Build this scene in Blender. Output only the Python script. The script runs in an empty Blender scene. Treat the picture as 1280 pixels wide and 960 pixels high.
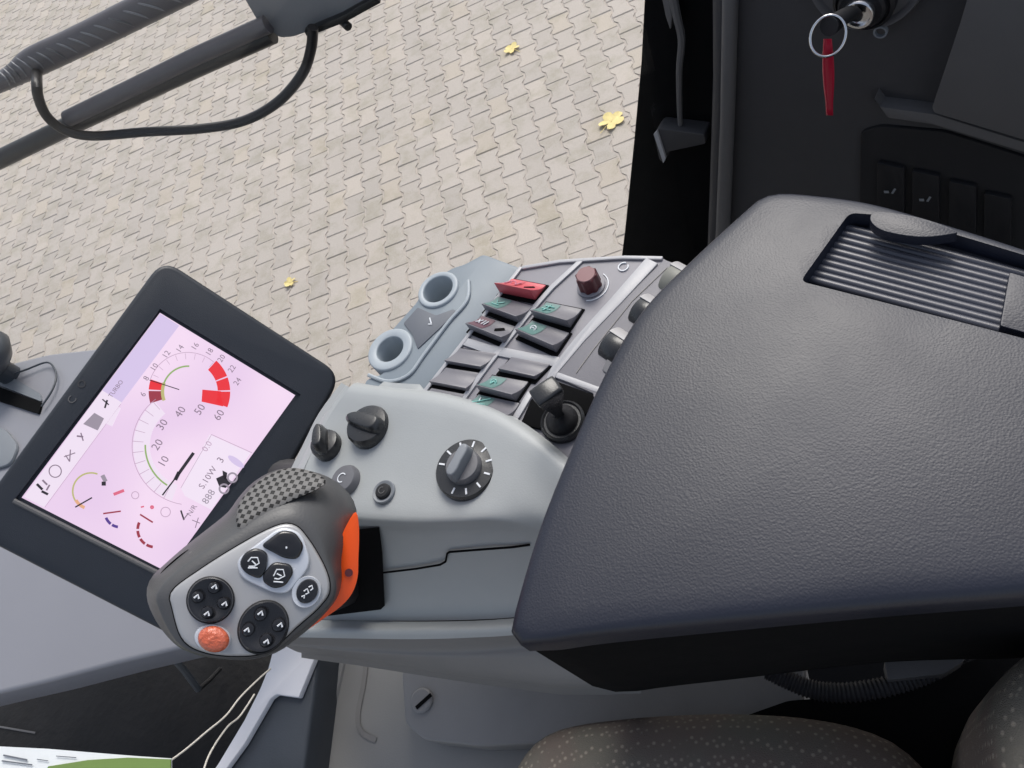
import bpy, bmesh, math, random
from math import radians, sin, cos, pi, atan2, hypot
from mathutils import Vector, Matrix
random.seed(7)
V = Vector
scn = bpy.context.scene
COL = scn.collection
EYE = 3.2                     # eye height over the paving
FPX = 960.0
# ------------------------------------------------------------------ camera basis (52.6 deg down, rolled 35 deg)
_p, _r = radians(52.6), radians(35)
F = V((0, cos(_p), -sin(_p))); R0 = V((1, 0, 0)); U0 = V((0, sin(_p), cos(_p)))
IR = R0 * cos(_r) - U0 * sin(_r)
IU = R0 * sin(_r) + U0 * cos(_r)
CAM = V((0, 0, EYE))
UP = V((0, 0, 1))
def ray(x, y): return IR * ((x - 640) / FPX) + IU * ((480 - y) / FPX) + F
def D(x, y, d): return CAM + ray(x, y) * d                    # point at depth d
def W(x, y, h):                                               # point h metres below eye level
    r = ray(x, y); return CAM + r * (h / -r.z)
class Frame:
    def __init__(s, o, n, ref=None):
        s.o = o.copy(); s.n = n.normalized()
        ref = ref or V((1, 0, 0))
        s.u = (ref - s.n * ref.dot(s.n)).normalized(); s.v = s.n.cross(s.u)
    def hit(s, x, y, off=0.0):
        r = ray(x, y); p0 = s.o + s.n * off
        t = (p0 - CAM).dot(s.n) / r.dot(s.n)
        q = CAM + r * t - s.o
        return (q.dot(s.u), q.dot(s.v))
    def w(s, uv, z=0.0): return s.o + s.u * uv[0] + s.v * uv[1] + s.n * z
def HF(x, y, h, tilt=None, ref=None):
    n = UP if tilt is None else (UP + tilt).normalized()
    return Frame(W(x, y, h), n, ref)
# ------------------------------------------------------------------ materials
MATS = {}
def mat(name, col, rough=.5, bump=None, spec=.5, metal=0.0, var=.06, vscale=25, voro=None, coat=0, emit=None, alpha=None):
    m = bpy.data.materials.new(name); m.use_nodes = True
    nt = m.node_tree; N = nt.nodes; L = nt.links
    b = N['Principled BSDF']
    b.inputs['Roughness'].default_value = rough
    b.inputs['Specular IOR Level'].default_value = spec
    b.inputs['Metallic'].default_value = metal
    if coat: b.inputs['Coat Weight'].default_value = coat; b.inputs['Coat Roughness'].default_value = .12
    tc = N.new('ShaderNodeTexCoord')
    nz = N.new('ShaderNodeTexNoise'); nz.inputs['Scale'].default_value = vscale; nz.inputs['Detail'].default_value = 5
    L.new(tc.outputs['Object'], nz.inputs['Vector'])
    mx = N.new('ShaderNodeMix'); mx.data_type = 'RGBA'
    c1 = [max(0, c * (1 - var)) for c in col]; c2 = [min(1, c * (1 + var)) for c in col]
    mx.inputs[6].default_value = (*c1, 1); mx.inputs[7].default_value = (*c2, 1)
    L.new(nz.outputs['Fac'], mx.inputs[0]); L.new(mx.outputs[2], b.inputs['Base Color'])
    # uneven gloss: handling marks and dust
    n3 = N.new('ShaderNodeTexNoise'); n3.inputs['Scale'].default_value = vscale * 2.3; n3.inputs['Detail'].default_value = 6
    L.new(tc.outputs['Object'], n3.inputs['Vector'])
    mr = N.new('ShaderNodeMapRange'); mr.inputs[3].default_value = max(0, rough - .07); mr.inputs[4].default_value = min(1, rough + .07)
    L.new(n3.outputs['Fac'], mr.inputs[0]); L.new(mr.outputs[0], b.inputs['Roughness'])
    if bump:
        if voro:
            t = N.new('ShaderNodeTexVoronoi'); t.feature = 'SMOOTH_F1'; t.inputs['Scale'].default_value = bump[0]; out = t.outputs['Distance']
        else:
            t = N.new('ShaderNodeTexNoise'); t.inputs['Scale'].default_value = bump[0]; t.inputs['Detail'].default_value = 3; out = t.outputs['Fac']
        L.new(tc.outputs['Object'], t.inputs['Vector'])
        bp = N.new('ShaderNodeBump'); bp.inputs['Strength'].default_value = bump[1]; bp.inputs['Distance'].default_value = bump[2] if len(bump) > 2 else .0004
        L.new(out, bp.inputs['Height']); L.new(bp.outputs[0], b.inputs['Normal'])
    if emit:
        b.inputs['Emission Color'].default_value = (*emit[0], 1); b.inputs['Emission Strength'].default_value = emit[1]
    MATS[name] = m
    return m
LIGHT = mat('light_grey_plastic', (.36, .375, .375), .42, (900, .25), var=.045, vscale=45)
LIGHTW = mat('pale_grey_trim', (.40, .40, .415), .4, (900, .15), var=.03)
MIDGREY = mat('mid_grey_plastic', (.20, .215, .235), .5, (900, .3), var=.04)
UNDER = mat('shade_grey_under_cover', (.21, .20, .19), .55, (700, .3), var=.05)  # darker grey carries the shade of the console's under-face; also used for seams
PANEL = mat('mauve_grey_panel', (.235, .228, .25), .5, (1200, .3), var=.04)
CHAN = mat('channel_grey', (.185, .18, .195), .5, (1200, .3), var=.04)
SWITCH = mat('switch_cap_grey', (.175, .17, .187), .42, (1500, .2), var=.04)
HOLD = mat('blue_grey_plastic', (.20, .235, .265), .45, (900, .2), var=.03)
HOLDD = mat('blue_grey_recess', (.125, .135, .155), .55, (900, .2), var=.03)
HOLDR = mat('blue_grey_rim', (.36, .40, .43), .4, (900, .1), var=.03)
ARM = mat('soft_dark_armrest', (.011, .0132, .024), .44, (950, .26, .0004), voro=True, var=.25, vscale=9, spec=.52)
RIB = mat('ribbed_tray_plastic', (.045, .048, .064), .36, (900, .1), var=.06, spec=.6)
BLACK = mat('black_plastic', (.015, .015, .017), .55, (900, .3), spec=.3)
BLACKM = mat('matt_black', (.004, .004, .0045), .9, (500, .3), spec=.1)
CHAR = mat('charcoal_plastic', (.050, .049, .052), .55, (900, .35), spec=.35)
CHAR2 = mat('charcoal_plastic_worn', (.115, .112, .113), .5, (900, .35), spec=.4)
BEZEL = mat('terminal_bezel', (.020, .024, .032), .42, (1400, .4), spec=.45, var=.1)
SHINY = mat('glossy_black_button', (.012, .012, .014), .18, None, spec=.6, var=.1)
KNOB = mat('knob_black', (.024, .025, .027), .27, (700, .2), spec=.5)
JOY = mat('joystick_grey', (.068, .068, .070), .42, (800, .3), spec=.5)
JOYP = mat('joystick_silver_face', (.38, .38, .385), .33, (1400, .1), metal=.25, var=.04)
JOYR = mat('joystick_silver_rim', (.62, .64, .68), .25, None, metal=.3, var=.03)
ORANGE = mat('orange_plastic', (.95, .10, .008), .4, (700, .15), var=.04)
AMBER = mat('amber_button', (.58, .12, .055), .25, (420, .8, .002), var=.15, coat=.5, vscale=120)
RED = mat('red_switch', (.58, .09, .11), .4, (900, .2))
PINK = mat('pale_red_icon', (.62, .24, .32), .45)
MAROON = mat('maroon_knob', (.085, .012, .016), .4, (500, .2))
GREEN = mat('green_icon_field', (.11, .21, .195), .45)
TEAL = mat('teal_icon_mark', (.22, .50, .45), .45)
MARK = mat('white_print', (.70, .72, .75), .5)
MAROONF = mat('maroon_icon_field', (.12, .055, .075), .45)
STEEL = mat('polished_steel', (.65, .65, .66), .18, None, metal=1, var=.05)
TAGR = mat('red_strap', (.42, .015, .04), .22, (400, .3))
BLUSH = mat('dash_panel_grey', (.25, .25, .275), .38, (900, .2), var=.06, vscale=5)
SLATE = mat('slate_plastic', (.045, .052, .063), .35, (600, .3), var=.2, vscale=30)
PLATEW = mat('white_reflection_tone', (.78, .77, .80), .4, (500, .1), var=.03)  # white tone for the reflection painted onto the bracket
WHITEP = mat('white_paper', (.70, .72, .72), .6, (60, .2, .002), var=.04)
GREENP = mat('green_paper_print', (.15, .23, .055), .6, (60, .2, .002), var=.08)
STRING = mat('white_string', (.62, .58, .52), .8, (900, .6), var=.1)
TRIM = mat('warm_grey_trim', (.25, .243, .232), .5, (700, .3), var=.07, vscale=8)
TRIM2 = mat('scuffed_grey_cover', (.235, .228, .225), .5, (700, .3), var=.16, vscale=18)
RUBBER = mat('black_rubber', (.012, .011, .012), .42, (400, .3), spec=.4)
BLADE = mat('wiper_grey', (.085, .08, .09), .4, (300, .3), var=.15)
BLADED = mat('wiper_dark', (.012, .012, .013), .4, (300, .3))
BRACKET = mat('bracket_grey', (.17, .175, .19), .45, (300, .3))
LEAF = mat('yellow_leaf', (.78, .64, .27), .7, (60, .3, .002), var=.25, vscale=40)
WHEELW = mat('thumbwheel_white', (.42, .41, .41), .35, None)
OLIVE = mat('olive_grey_wheel', (.20, .20, .175), .5, None)
DARKG = mat('grip_grey', (.13, .13, .14), .45, (500, .3))

def m_seat():
    m = mat('brown_grey_upholstery', (.052, .045, .043), .9, (1400, .8, .001), spec=.2)
    nt = m.node_tree; N = nt.nodes; L = nt.links; b = N['Principled BSDF']
    tc = N.new('ShaderNodeTexCoord')
    vo = N.new('ShaderNodeTexVoronoi'); vo.inputs['Scale'].default_value = 210; vo.inputs['Randomness'].default_value = .35
    L.new(tc.outputs['Object'], vo.inputs['Vector'])
    lt = N.new('ShaderNodeMapRange'); lt.inputs[1].default_value = .14; lt.inputs[2].default_value = .34; lt.inputs[3].default_value = .7; lt.inputs[4].default_value = 0
    L.new(vo.outputs['Distance'], lt.inputs[0])
    n2 = N.new('ShaderNodeTexNoise'); n2.inputs['Scale'].default_value = 14; L.new(tc.outputs['Object'], n2.inputs['Vector'])
    r2 = N.new('ShaderNodeMapRange'); r2.inputs[1].default_value = .45; r2.inputs[2].default_value = .55; L.new(n2.outputs['Fac'], r2.inputs[0])
    base = N.new('ShaderNodeMix'); base.data_type = 'RGBA'
    base.inputs[6].default_value = (.150, .140, .120, 1); base.inputs[7].default_value = (.155, .128, .112, 1)
    L.new(r2.outputs[0], base.inputs[0])
    mx = N.new('ShaderNodeMix'); mx.data_type = 'RGBA'; mx.inputs[7].default_value = (.36, .32, .265, 1)
    L.new(base.outputs[2], mx.inputs[6]); L.new(lt.outputs[0], mx.inputs[0]); L.new(mx.outputs[2], b.inputs['Base Color'])
    return m
SEATM = m_seat()

def m_paver():
    m = mat('concrete_paver', (.42, .385, .35), .85, (160, .5, .002), spec=.25)
    nt = m.node_tree; N = nt.nodes; L = nt.links; b = N['Principled BSDF']
    at = N.new('ShaderNodeAttribute'); at.attribute_name = 'tone'
    tc = N.new('ShaderNodeTexCoord')
    n1 = N.new('ShaderNodeTexNoise'); n1.inputs['Scale'].default_value = .7; n1.inputs['Detail'].default_value = 4; L.new(tc.outputs['Object'], n1.inputs['Vector'])
    n2 = N.new('ShaderNodeTexNoise'); n2.inputs['Scale'].default_value = 120; n2.inputs['Detail'].default_value = 6; L.new(tc.outputs['Object'], n2.inputs['Vector'])
    a = N.new('ShaderNodeMix'); a.data_type = 'RGBA'; a.inputs[6].default_value = (.455, .418, .378, 1); a.inputs[7].default_value = (.51, .467, .413, 1)
    L.new(n1.outputs['Fac'], a.inputs[0])
    mu = N.new('ShaderNodeMix'); mu.data_type = 'RGBA'; mu.blend_type = 'MULTIPLY'; mu.inputs[0].default_value = 1
    L.new(a.outputs[2], mu.inputs[6]); L.new(at.outputs['Color'], mu.inputs[7])
    mr = N.new('ShaderNodeMapRange'); mr.inputs[1].default_value = .3; mr.inputs[2].default_value = .7; mr.inputs[3].default_value = .92; mr.inputs[4].default_value = 1.05
    L.new(n2.outputs['Fac'], mr.inputs[0])
    mu2 = N.new('ShaderNodeMix'); mu2.data_type = 'RGBA'; mu2.blend_type = 'MULTIPLY'; mu2.inputs[0].default_value = 1
    L.new(mu.outputs[2], mu2.inputs[6]); L.new(mr.outputs[0], mu2.inputs[7])
    n3 = N.new('ShaderNodeTexNoise'); n3.inputs['Scale'].default_value = 4.5; n3.inputs['Detail'].default_value = 8; n3.inputs['Roughness'].default_value = .7; L.new(tc.outputs['Object'], n3.inputs['Vector'])
    r3 = N.new('ShaderNodeMapRange'); r3.inputs[1].default_value = .36; r3.inputs[2].default_value = .52; L.new(n3.outputs['Fac'], r3.inputs[0])
    mu3 = N.new('ShaderNodeMix'); mu3.data_type = 'RGBA'; mu3.blend_type = 'MULTIPLY'; mu3.inputs[0].default_value = 1; mu3.inputs[7].default_value = (1, 1, 1, 1)
    st = N.new('ShaderNodeMix'); st.data_type = 'RGBA'; st.inputs[6].default_value = (.86, .85, .80, 1); st.inputs[7].default_value = (1.02, 1.0, 1.0, 1)
    L.new(r3.outputs[0], st.inputs[0]); L.new(mu2.outputs[2], mu3.inputs[6]); L.new(st.outputs[2], mu3.inputs[7])
    L.new(mu3.outputs[2], b.inputs['Base Color'])
    return m
PAVER = m_paver()
JOINT = mat('joint_sand', (.47, .42, .375), .95, (90, .6, .003), var=.2, vscale=6, spec=.1)
SHEET = mat('far_paving', (.36, .335, .305), .95, (90, .6, .003), var=.12, vscale=2, spec=.1)

def m_glass():
    m = bpy.data.materials.new('clear_window_glass'); m.use_nodes = True
    nt = m.node_tree; N = nt.nodes; L = nt.links; N.remove(N['Principled BSDF'])
    tr = N.new('ShaderNodeBsdfTransparent'); tr.inputs[0].default_value = (.985, .99, .985, 1)
    gl = N.new('ShaderNodeBsdfGlossy'); gl.inputs['Roughness'].default_value = .02
    fr = N.new('ShaderNodeFresnel'); ge = N.new('ShaderNodeNewGeometry'); io = N.new('ShaderNodeMapRange'); io.inputs[3].default_value = 1.3; io.inputs[4].default_value = 1 / 1.3
    L.new(ge.outputs['Backfacing'], io.inputs[0]); L.new(io.outputs[0], fr.inputs[0])
    mx = N.new('ShaderNodeMixShader'); L.new(fr.outputs[0], mx.inputs[0]); L.new(tr.outputs[0], mx.inputs[1]); L.new(gl.outputs[0], mx.inputs[2])
    L.new(mx.outputs[0], N['Material Output'].inputs[0]); return m
GLASS = m_glass()

def m_emit(name, c, s=1.0, c2=None):
    m = bpy.data.materials.new(name); m.use_nodes = True; s = s * .70
    nt = m.node_tree; N = nt.nodes; L = nt.links; b = N['Principled BSDF']
    b.inputs['Base Color'].default_value = (.02, .02, .02, 1); b.inputs['Roughness'].default_value = .35
    b.inputs['Emission Color'].default_value = (*c, 1); b.inputs['Emission Strength'].default_value = s
    if c2:
        tc = N.new('ShaderNodeTexCoord'); nz = N.new('ShaderNodeTexNoise'); nz.inputs['Scale'].default_value = 11; nz.inputs['Detail'].default_value = 1
        L.new(tc.outputs['Object'], nz.inputs['Vector'])
        mr = N.new('ShaderNodeMapRange'); mr.inputs[1].default_value = .35; mr.inputs[2].default_value = .62; L.new(nz.outputs['Fac'], mr.inputs[0])
        mx = N.new('ShaderNodeMix'); mx.data_type = 'RGBA'; mx.inputs[6].default_value = (*c, 1); mx.inputs[7].default_value = (*c2, 1)
        L.new(mr.outputs[0], mx.inputs[0]); L.new(mx.outputs[2], b.inputs['Emission Color'])
    return m

def m_grille():
    m = mat('perforated_grey_rubber', (.16, .155, .15), .55, spec=.35)
    nt = m.node_tree; N = nt.nodes; L = nt.links; b = N['Principled BSDF']
    uv = N.new('ShaderNodeUVMap')
    vo = N.new('ShaderNodeTexVoronoi'); vo.voronoi_dimensions = '2D'; vo.distance = 'MANHATTAN'; vo.inputs['Randomness'].default_value = 0; vo.inputs['Scale'].default_value = 1 / .0038
    L.new(uv.outputs[0], vo.inputs['Vector'])
    mr = N.new('ShaderNodeMapRange'); mr.inputs[1].default_value = .33; mr.inputs[2].default_value = .43
    L.new(vo.outputs['Distance'], mr.inputs[0])
    mx = N.new('ShaderNodeMix'); mx.data_type = 'RGBA'; mx.inputs[6].default_value = (.008, .008, .008, 1); mx.inputs[7].default_value = (.155, .15, .145, 1)
    L.new(mr.outputs[0], mx.inputs[0]); L.new(mx.outputs[2], b.inputs['Base Color'])
    bp = N.new('ShaderNodeBump'); bp.inputs['Strength'].default_value = 1; bp.inputs['Distance'].default_value = .0012
    L.new(mr.outputs[0], bp.inputs['Height']); L.new(bp.outputs[0], b.inputs['Normal'])
    return m
GRILLE = m_grille()

# ------------------------------------------------------------------ object helpers
def thing(name, label, cat, loc, group=None):
    o = bpy.data.objects.new(name, None); COL.objects.link(o); o.location = loc; o.empty_display_size = .02
    tag(o, label, cat, group); return o
def tag(o, label, cat, group=None):
    o['label'] = label; o['category'] = cat
    if group: o['group'] = group
    return o
def wloc(o):
    p = V((0, 0, 0))
    while o: p = p + V(o.location); o = o.parent
    return p
class MB:
    def __init__(s): s.v = []; s.f = []; s.m = []; s.mats = []; s.uv = None
    def mi(s, m):
        if m not in s.mats: s.mats.append(m)
        return s.mats.index(m)
    def add(s, vs, fs, m):
        b = len(s.v); k = s.mi(m)
        s.v += [V(p) for p in vs]
        for f in fs: s.f.append([b + i for i in f]); s.m.append(k)
        return s
    def build(s, name, parent=None, smooth=35, bevel=None, origin=None, label=None, recalc=True):
        o0 = wloc(parent) if parent else (origin if origin is not None else V((0, 0, 0)))
        me = bpy.data.meshes.new(name)
        me.from_pydata([tuple(p - o0) for p in s.v], [], s.f)
        for m in s.mats: me.materials.append(m)
        me.polygons.foreach_set('material_index', s.m)
        if recalc:
            bm = bmesh.new(); bm.from_mesh(me); bmesh.ops.recalc_face_normals(bm, faces=bm.faces); bm.to_mesh(me); bm.free()
        o = bpy.data.objects.new(name, me); COL.objects.link(o)
        if parent: o.parent = parent
        else: o.location = o0
        if bevel: do_bevel(o, *bevel)
        me = o.data
        me.shade_smooth()
        if smooth: me.set_sharp_from_angle(angle=radians(smooth))
        if label: o['label'] = label
        return o
def bake(o):
    bpy.context.view_layer.update()
    dg = bpy.context.evaluated_depsgraph_get()
    me = bpy.data.meshes.new_from_object(o.evaluated_get(dg)); me.name = o.name
    o.modifiers.clear(); o.data = me
def do_bevel(o, w, seg=2, ang=35):
    m = o.modifiers.new('b', 'BEVEL'); m.width = w; m.segments = seg; m.limit_method = 'ANGLE'; m.angle_limit = radians(ang); m.harden_normals = False
    bake(o)
def cut(o, c):
    m = o.modifiers.new('c', 'BOOLEAN'); m.operation = 'DIFFERENCE'; m.object = c; m.solver = 'EXACT'
    bake(o); bpy.data.objects.remove(c)
    o.data.shade_smooth(); o.data.set_sharp_from_angle(angle=radians(35))
# 2-D curve helpers
def rpoly(pts, r, seg=4):
    out = []; n = len(pts)
    for i in range(n):
        p = V(pts[i][:2]); a = V(pts[i - 1][:2]); b = V(pts[(i + 1) % n][:2])
        rr = pts[i][2] if len(pts[i]) > 2 else r
        da = (a - p); db = (b - p)
        k = min(rr, da.length * .45, db.length * .45)
        if k <= 0: out.append((p.x, p.y)); continue
        q0 = p + da.normalized() * k; q1 = p + db.normalized() * k
        for j in range(seg + 1):
            t = j / seg; q = q0 * (1 - t) ** 2 + p * 2 * t * (1 - t) + q1 * t * t
            out.append((q.x, q.y))
    return out
def cr(p0, p1, p2, p3, t):
    return p1 * 1.0 * 1 + ((p2 - p0) * .5) * t + (p0 - p1 * 2.5 + p2 * 2 - p3 * .5) * t * t + (p1 * 1.5 - p0 * .5 - p2 * 1.5 + p3 * .5) * t ** 3
def spline(pts, k=6, closed=False):
    P = [V(p) for p in pts]; n = len(P); out = []
    rng = n if closed else n - 1
    for i in range(rng):
        if closed: a, b, c, d = P[i - 1], P[i], P[(i + 1) % n], P[(i + 2) % n]
        else: a, b, c, d = P[max(i - 1, 0)], P[i], P[i + 1], P[min(i + 2, n - 1)]
        for j in range(k): out.append(cr(a, b, c, d, j / k))
    if not closed: out.append(P[-1])
    return out
def star(pts, c, n=72):
    """resample a closed outline by angle about c"""
    P = [V(p[:2]) for p in pts]; c = V(c); out = []
    for i in range(n):
        a = 2 * pi * i / n; d = V((cos(a), sin(a))); best = None
        for j in range(len(P)):
            p, q = P[j] - c, P[(j + 1) % len(P)] - c
            e = q - p; den = d.x * -e.y + d.y * e.x
            if abs(den) < 1e-12: continue
            t = (p.x * -e.y + p.y * e.x) / den; s = (d.x * p.y - d.y * p.x) / den
            if t > 0 and -1e-6 <= s <= 1 + 1e-6 and (best is None or t > best): best = t
        out.append(tuple(c + d * (best or 0)))
    return out
# 3-D builders into MB
def prism(mb, fr, px, z0, z1, m, at=None, uv=False, inset=0):
    """px: pixel outline hit on frame plane at offset `at` (default z1), extruded along normal from z0 to z1"""
    a = z1 if at is None else at
    q = px if uv else [fr.hit(x, y, a) for x, y in px]
    n = len(q)
    if inset:
        c = (sum(p[0] for p in q) / n, sum(p[1] for p in q) / n)
        qi = []
        for p in q:
            d = hypot(p[0] - c[0], p[1] - c[1]); k = (d - inset) / d; qi.append((c[0] + (p[0] - c[0]) * k, c[1] + (p[1] - c[1]) * k))
    else: qi = q
    vs = [fr.w(p, z0) for p in q] + [fr.w(p, z1) for p in qi]
    fs = [list(range(n))[::-1], list(range(n, 2 * n))] + [[i, (i + 1) % n, n + (i + 1) % n, n + i] for i in range(n)]
    return mb.add(vs, fs, m)
def lathe(mb, fr, c, prof, m, seg=40, cap=True, sx=1.0):
    vs = []; fs = []
    for (r, z) in prof:
        for i in range(seg):
            a = 2 * pi * i / seg; vs.append(fr.w((c[0] + r * cos(a), c[1] + r * sin(a) * sx), z))
    k = len(prof)
    for j in range(k - 1):
        for i in range(seg): fs.append([j * seg + i, j * seg + (i + 1) % seg, (j + 1) * seg + (i + 1) % seg, (j + 1) * seg + i])
    if cap: fs += [list(range(seg))[::-1], list(range((k - 1) * seg, k * seg))]
    return mb.add(vs, fs, m)
def loft(mb, secs, m, cap0=True, cap1=True):
    n = len(secs[0]); vs = [p for s in secs for p in s]; fs = []
    for j in range(len(secs) - 1):
        for i in range(n): fs.append([j * n + i, j * n + (i + 1) % n, (j + 1) * n + (i + 1) % n, (j + 1) * n + i])
    if cap0: fs.append(list(range(n))[::-1])
    if cap1: fs.append(list(range((len(secs) - 1) * n, len(secs) * n)))
    return mb.add(vs, fs, m)
def tube(mb, pts, r, m, seg=10, ribs=None):
    P = [V(p) for p in pts]; rings = []
    t = (P[1] - P[0]).normalized(); a = t.orthogonal().normalized()
    for i, p in enumerate(P):
        t = (P[min(i + 1, len(P) - 1)] - P[max(i - 1, 0)]).normalized()
        a = (a - t * a.dot(t)).normalized(); b = t.cross(a)
        rr = r(i / (len(P) - 1)) if callable(r) else r
        if ribs and i % 2: rr *= ribs
        rings.append([p + (a * cos(2 * pi * j / seg) + b * sin(2 * pi * j / seg)) * rr for j in range(seg)])
    return loft(mb, rings, m)
def sheet(mb, rows, m, thick=.004, ku=4, kv=4, n=None):
    """rows of 3-D points -> smooth sheet with thickness"""
    R = [spline(r, ku) for r in rows]
    cols = list(zip(*R)); G = [spline(c, kv) for c in cols]   # G[i][j]: column i, row j
    nu, nv = len(G), len(G[0]); vs = [G[i][j] for i in range(nu) for j in range(nv)]
    fs = [[i * nv + j, (i + 1) * nv + j, (i + 1) * nv + j + 1, i * nv + j + 1] for i in range(nu - 1) for j in range(nv - 1)]
    # normals toward the eye
    ns = []
    for i in range(nu):
        for j in range(nv):
            du = G[min(i + 1, nu - 1)][j] - G[max(i - 1, 0)][j]; dv = G[i][min(j + 1, nv - 1)] - G[i][max(j - 1, 0)]
            nn = du.cross(dv).normalized()
            if nn.dot(CAM - G[i][j]) < 0: nn = -nn
            ns.append(nn)
    k = len(vs); back = [vs[q] - ns[q] * thick for q in range(k)]
    fs2 = [[k + q for q in f][::-1] for f in fs]
    edge = []
    for i in range(nu - 1):
        for j in (0, nv - 1): edge.append([i * nv + j, (i + 1) * nv + j, k + (i + 1) * nv + j, k + i * nv + j])
    for j in range(nv - 1):
        for i in (0, nu - 1): edge.append([i * nv + j, i * nv + j + 1, k + i * nv + j + 1, k + i * nv + j])
    mb.add(vs + back, fs + fs2 + edge, m); return G, ns
def text(mb, fr, uv, s, size, m, ang=0.0, z=.0004, ext=.0001, stretch=1.0):
    cu = bpy.data.curves.new('t', 'FONT'); cu.body = s; cu.size = size; cu.align_x = 'CENTER'; cu.align_y = 'CENTER'; cu.extrude = ext; cu.resolution_u = 2
    o = bpy.data.objects.new('t', cu); COL.objects.link(o); bpy.context.view_layer.update()
    me = bpy.data.meshes.new_from_object(o.evaluated_get(bpy.context.evaluated_depsgraph_get()))
    ca, sa = cos(ang), sin(ang)
    vs = [fr.w((uv[0] + (v.co.x * stretch) * ca - v.co.y * sa, uv[1] + (v.co.x * stretch) * sa + v.co.y * ca), z + v.co.z) for v in me.vertices]
    mb.add(vs, [list(p.vertices) for p in me.polygons], m)
    bpy.data.objects.remove(o); bpy.data.curves.remove(cu); bpy.data.meshes.remove(me)
def ringpoly(mb, fr, c, r0, r1, a0, a1, z, m, seg=20, zb=None):
    """flat annular sector in frame (metres), tiny thickness"""
    vs = []; fs = []
    zb = z - .0002 if zb is None else zb
    for i in range(seg + 1):
        a = a0 + (a1 - a0) * i / seg
        for r in (r0, r1):
            for zz in (z, zb): vs.append(fr.w((c[0] + r * cos(a), c[1] + r * sin(a)), zz))
    for i in range(seg):
        b = i * 4; n = b + 4
        fs += [[b, b + 2, n + 2, n], [b + 1, n + 1, n + 3, b + 3], [b, n, n + 1, b + 1], [b + 2, b + 3, n + 3, n + 2]]
    fs += [[0, 1, 3, 2], [seg * 4, seg * 4 + 2, seg * 4 + 3, seg * 4 + 1]]
    mb.add(vs, fs, m)
def pxs(fr, a, b, off=0):
    p, q = fr.hit(*a, off), fr.hit(*b, off); return hypot(p[0] - q[0], p[1] - q[1])
def line(mb, fr, a, b, wpx, z, m, w2=None):
    """thin flat bar between two pixels on the frame; width in metres"""
    p, q = V(fr.hit(*a, z)), V(fr.hit(*b, z)); d = (q - p).normalized(); n = V((-d.y, d.x)); w2 = wpx if w2 is None else w2
    prism(mb, fr, [tuple(p + n * wpx / 2), tuple(q + n * w2 / 2), tuple(q - n * w2 / 2), tuple(p - n * wpx / 2)], z - .0002, z, m, uv=True)

# ================================================================== GROUND
def ground():
    L, Pw, dl = .205, .1415, .0115
    th = radians(-110.3); c = V((cos(th), sin(th))); a = V((-c.y, c.x))      # column dir, across dir
    half = L / 2 - .0045; g = .0045
    def bw(t):
        t = abs(t); lo, hi = .036, .067
        if t <= lo: return -dl
        if t >= hi: return dl
        return -dl + 2 * dl * (t - lo) / (hi - lo)
    ts = [-half, -.067, -.036, .036, .067, half]
    out = [(t, Pw / 2 + bw(t) - g) for t in ts] + [(t, -(Pw / 2 + bw(t) - g)) for t in ts[::-1]]
    V_, F_, T_ = [], [], []
    n = len(out)
    nc = 75; nr = 52
    org = V((-2.2, 7.2))
    for i in range(-nc, nc):
        for j in range(-nr, nr):
            ce = org + a * (i * Pw) + c * ((j + (.5 if i % 2 else 0)) * L)
            if not (-10.5 < ce.x < 5 and 1.2 < ce.y < 13.5): continue
            b = len(V_); dz = random.uniform(-.0015, .0015); tx, ty = random.uniform(-.012, .012), random.uniform(-.012, .012)
            r = random.random()
            tone = random.uniform(.95, 1.03); col = (tone, tone, tone)
            if r < .06: col = (tone * 1.02, tone * 1.0, tone * .95)
            elif r < .14: col = (tone * .95, tone * .955, tone * .96)
            elif r < .25: col = (tone * 1.06, tone * 1.05, tone * 1.03)
            for ring in (0, 1, 2):
                ins = (0, 0, .005)[ring]; z = (-.05, -.005, 0)[ring]
                for (t, w) in out:
                    tt = t - math.copysign(ins, t); ww = w - math.copysign(ins, w)
                    p = ce + c * tt + a * ww
                    V_.append((p.x, p.y, z + dz + (tt * tx + ww * ty) * (ring > 0)))
                    T_.extend((*col, 1.0))
            for ring in (0, 1):
                for k in range(n): F_.append((b + ring * n + k, b + ring * n + (k + 1) % n, b + (ring + 1) * n + (k + 1) % n, b + (ring + 1) * n + k))
            F_.append(tuple(b + 2 * n + k for k in range(n)))
    nb = len(F_)
    b = len(V_)
    V_ += [(-10.6, 1.1, -.005), (5.1, 1.1, -.005), (5.1, 13.6, -.005), (-10.6, 13.6, -.005)]; T_ += [1.0] * 16; F_.append((b, b + 1, b + 2, b + 3))
    b = len(V_); S = 300
    V_ += [(-S, -S, -.055), (S, -S, -.055), (S, S, -.055), (-S, S, -.055)]; T_ += [1.0] * 16; F_.append((b, b + 1, b + 2, b + 3))
    me = bpy.data.meshes.new('ground'); me.from_pydata(V_, [], F_)
    for m in (PAVER, JOINT, SHEET): me.materials.append(m)
    me.polygons[nb].material_index = 1; me.polygons[nb + 1].material_index = 2
    at = me.color_attributes.new('tone', 'FLOAT_COLOR', 'POINT'); at.data.foreach_set('color', T_)
    o = bpy.data.objects.new('ground', me); COL.objects.link(o); o['kind'] = 'structure'
    bm = bmesh.new(); bm.from_mesh(me); bmesh.ops.recalc_face_normals(bm, faces=bm.faces); bm.to_mesh(me); bm.free()
    for p in me.polygons[-2:]:
        if p.normal.z < 0: p.flip()
ground()

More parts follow.
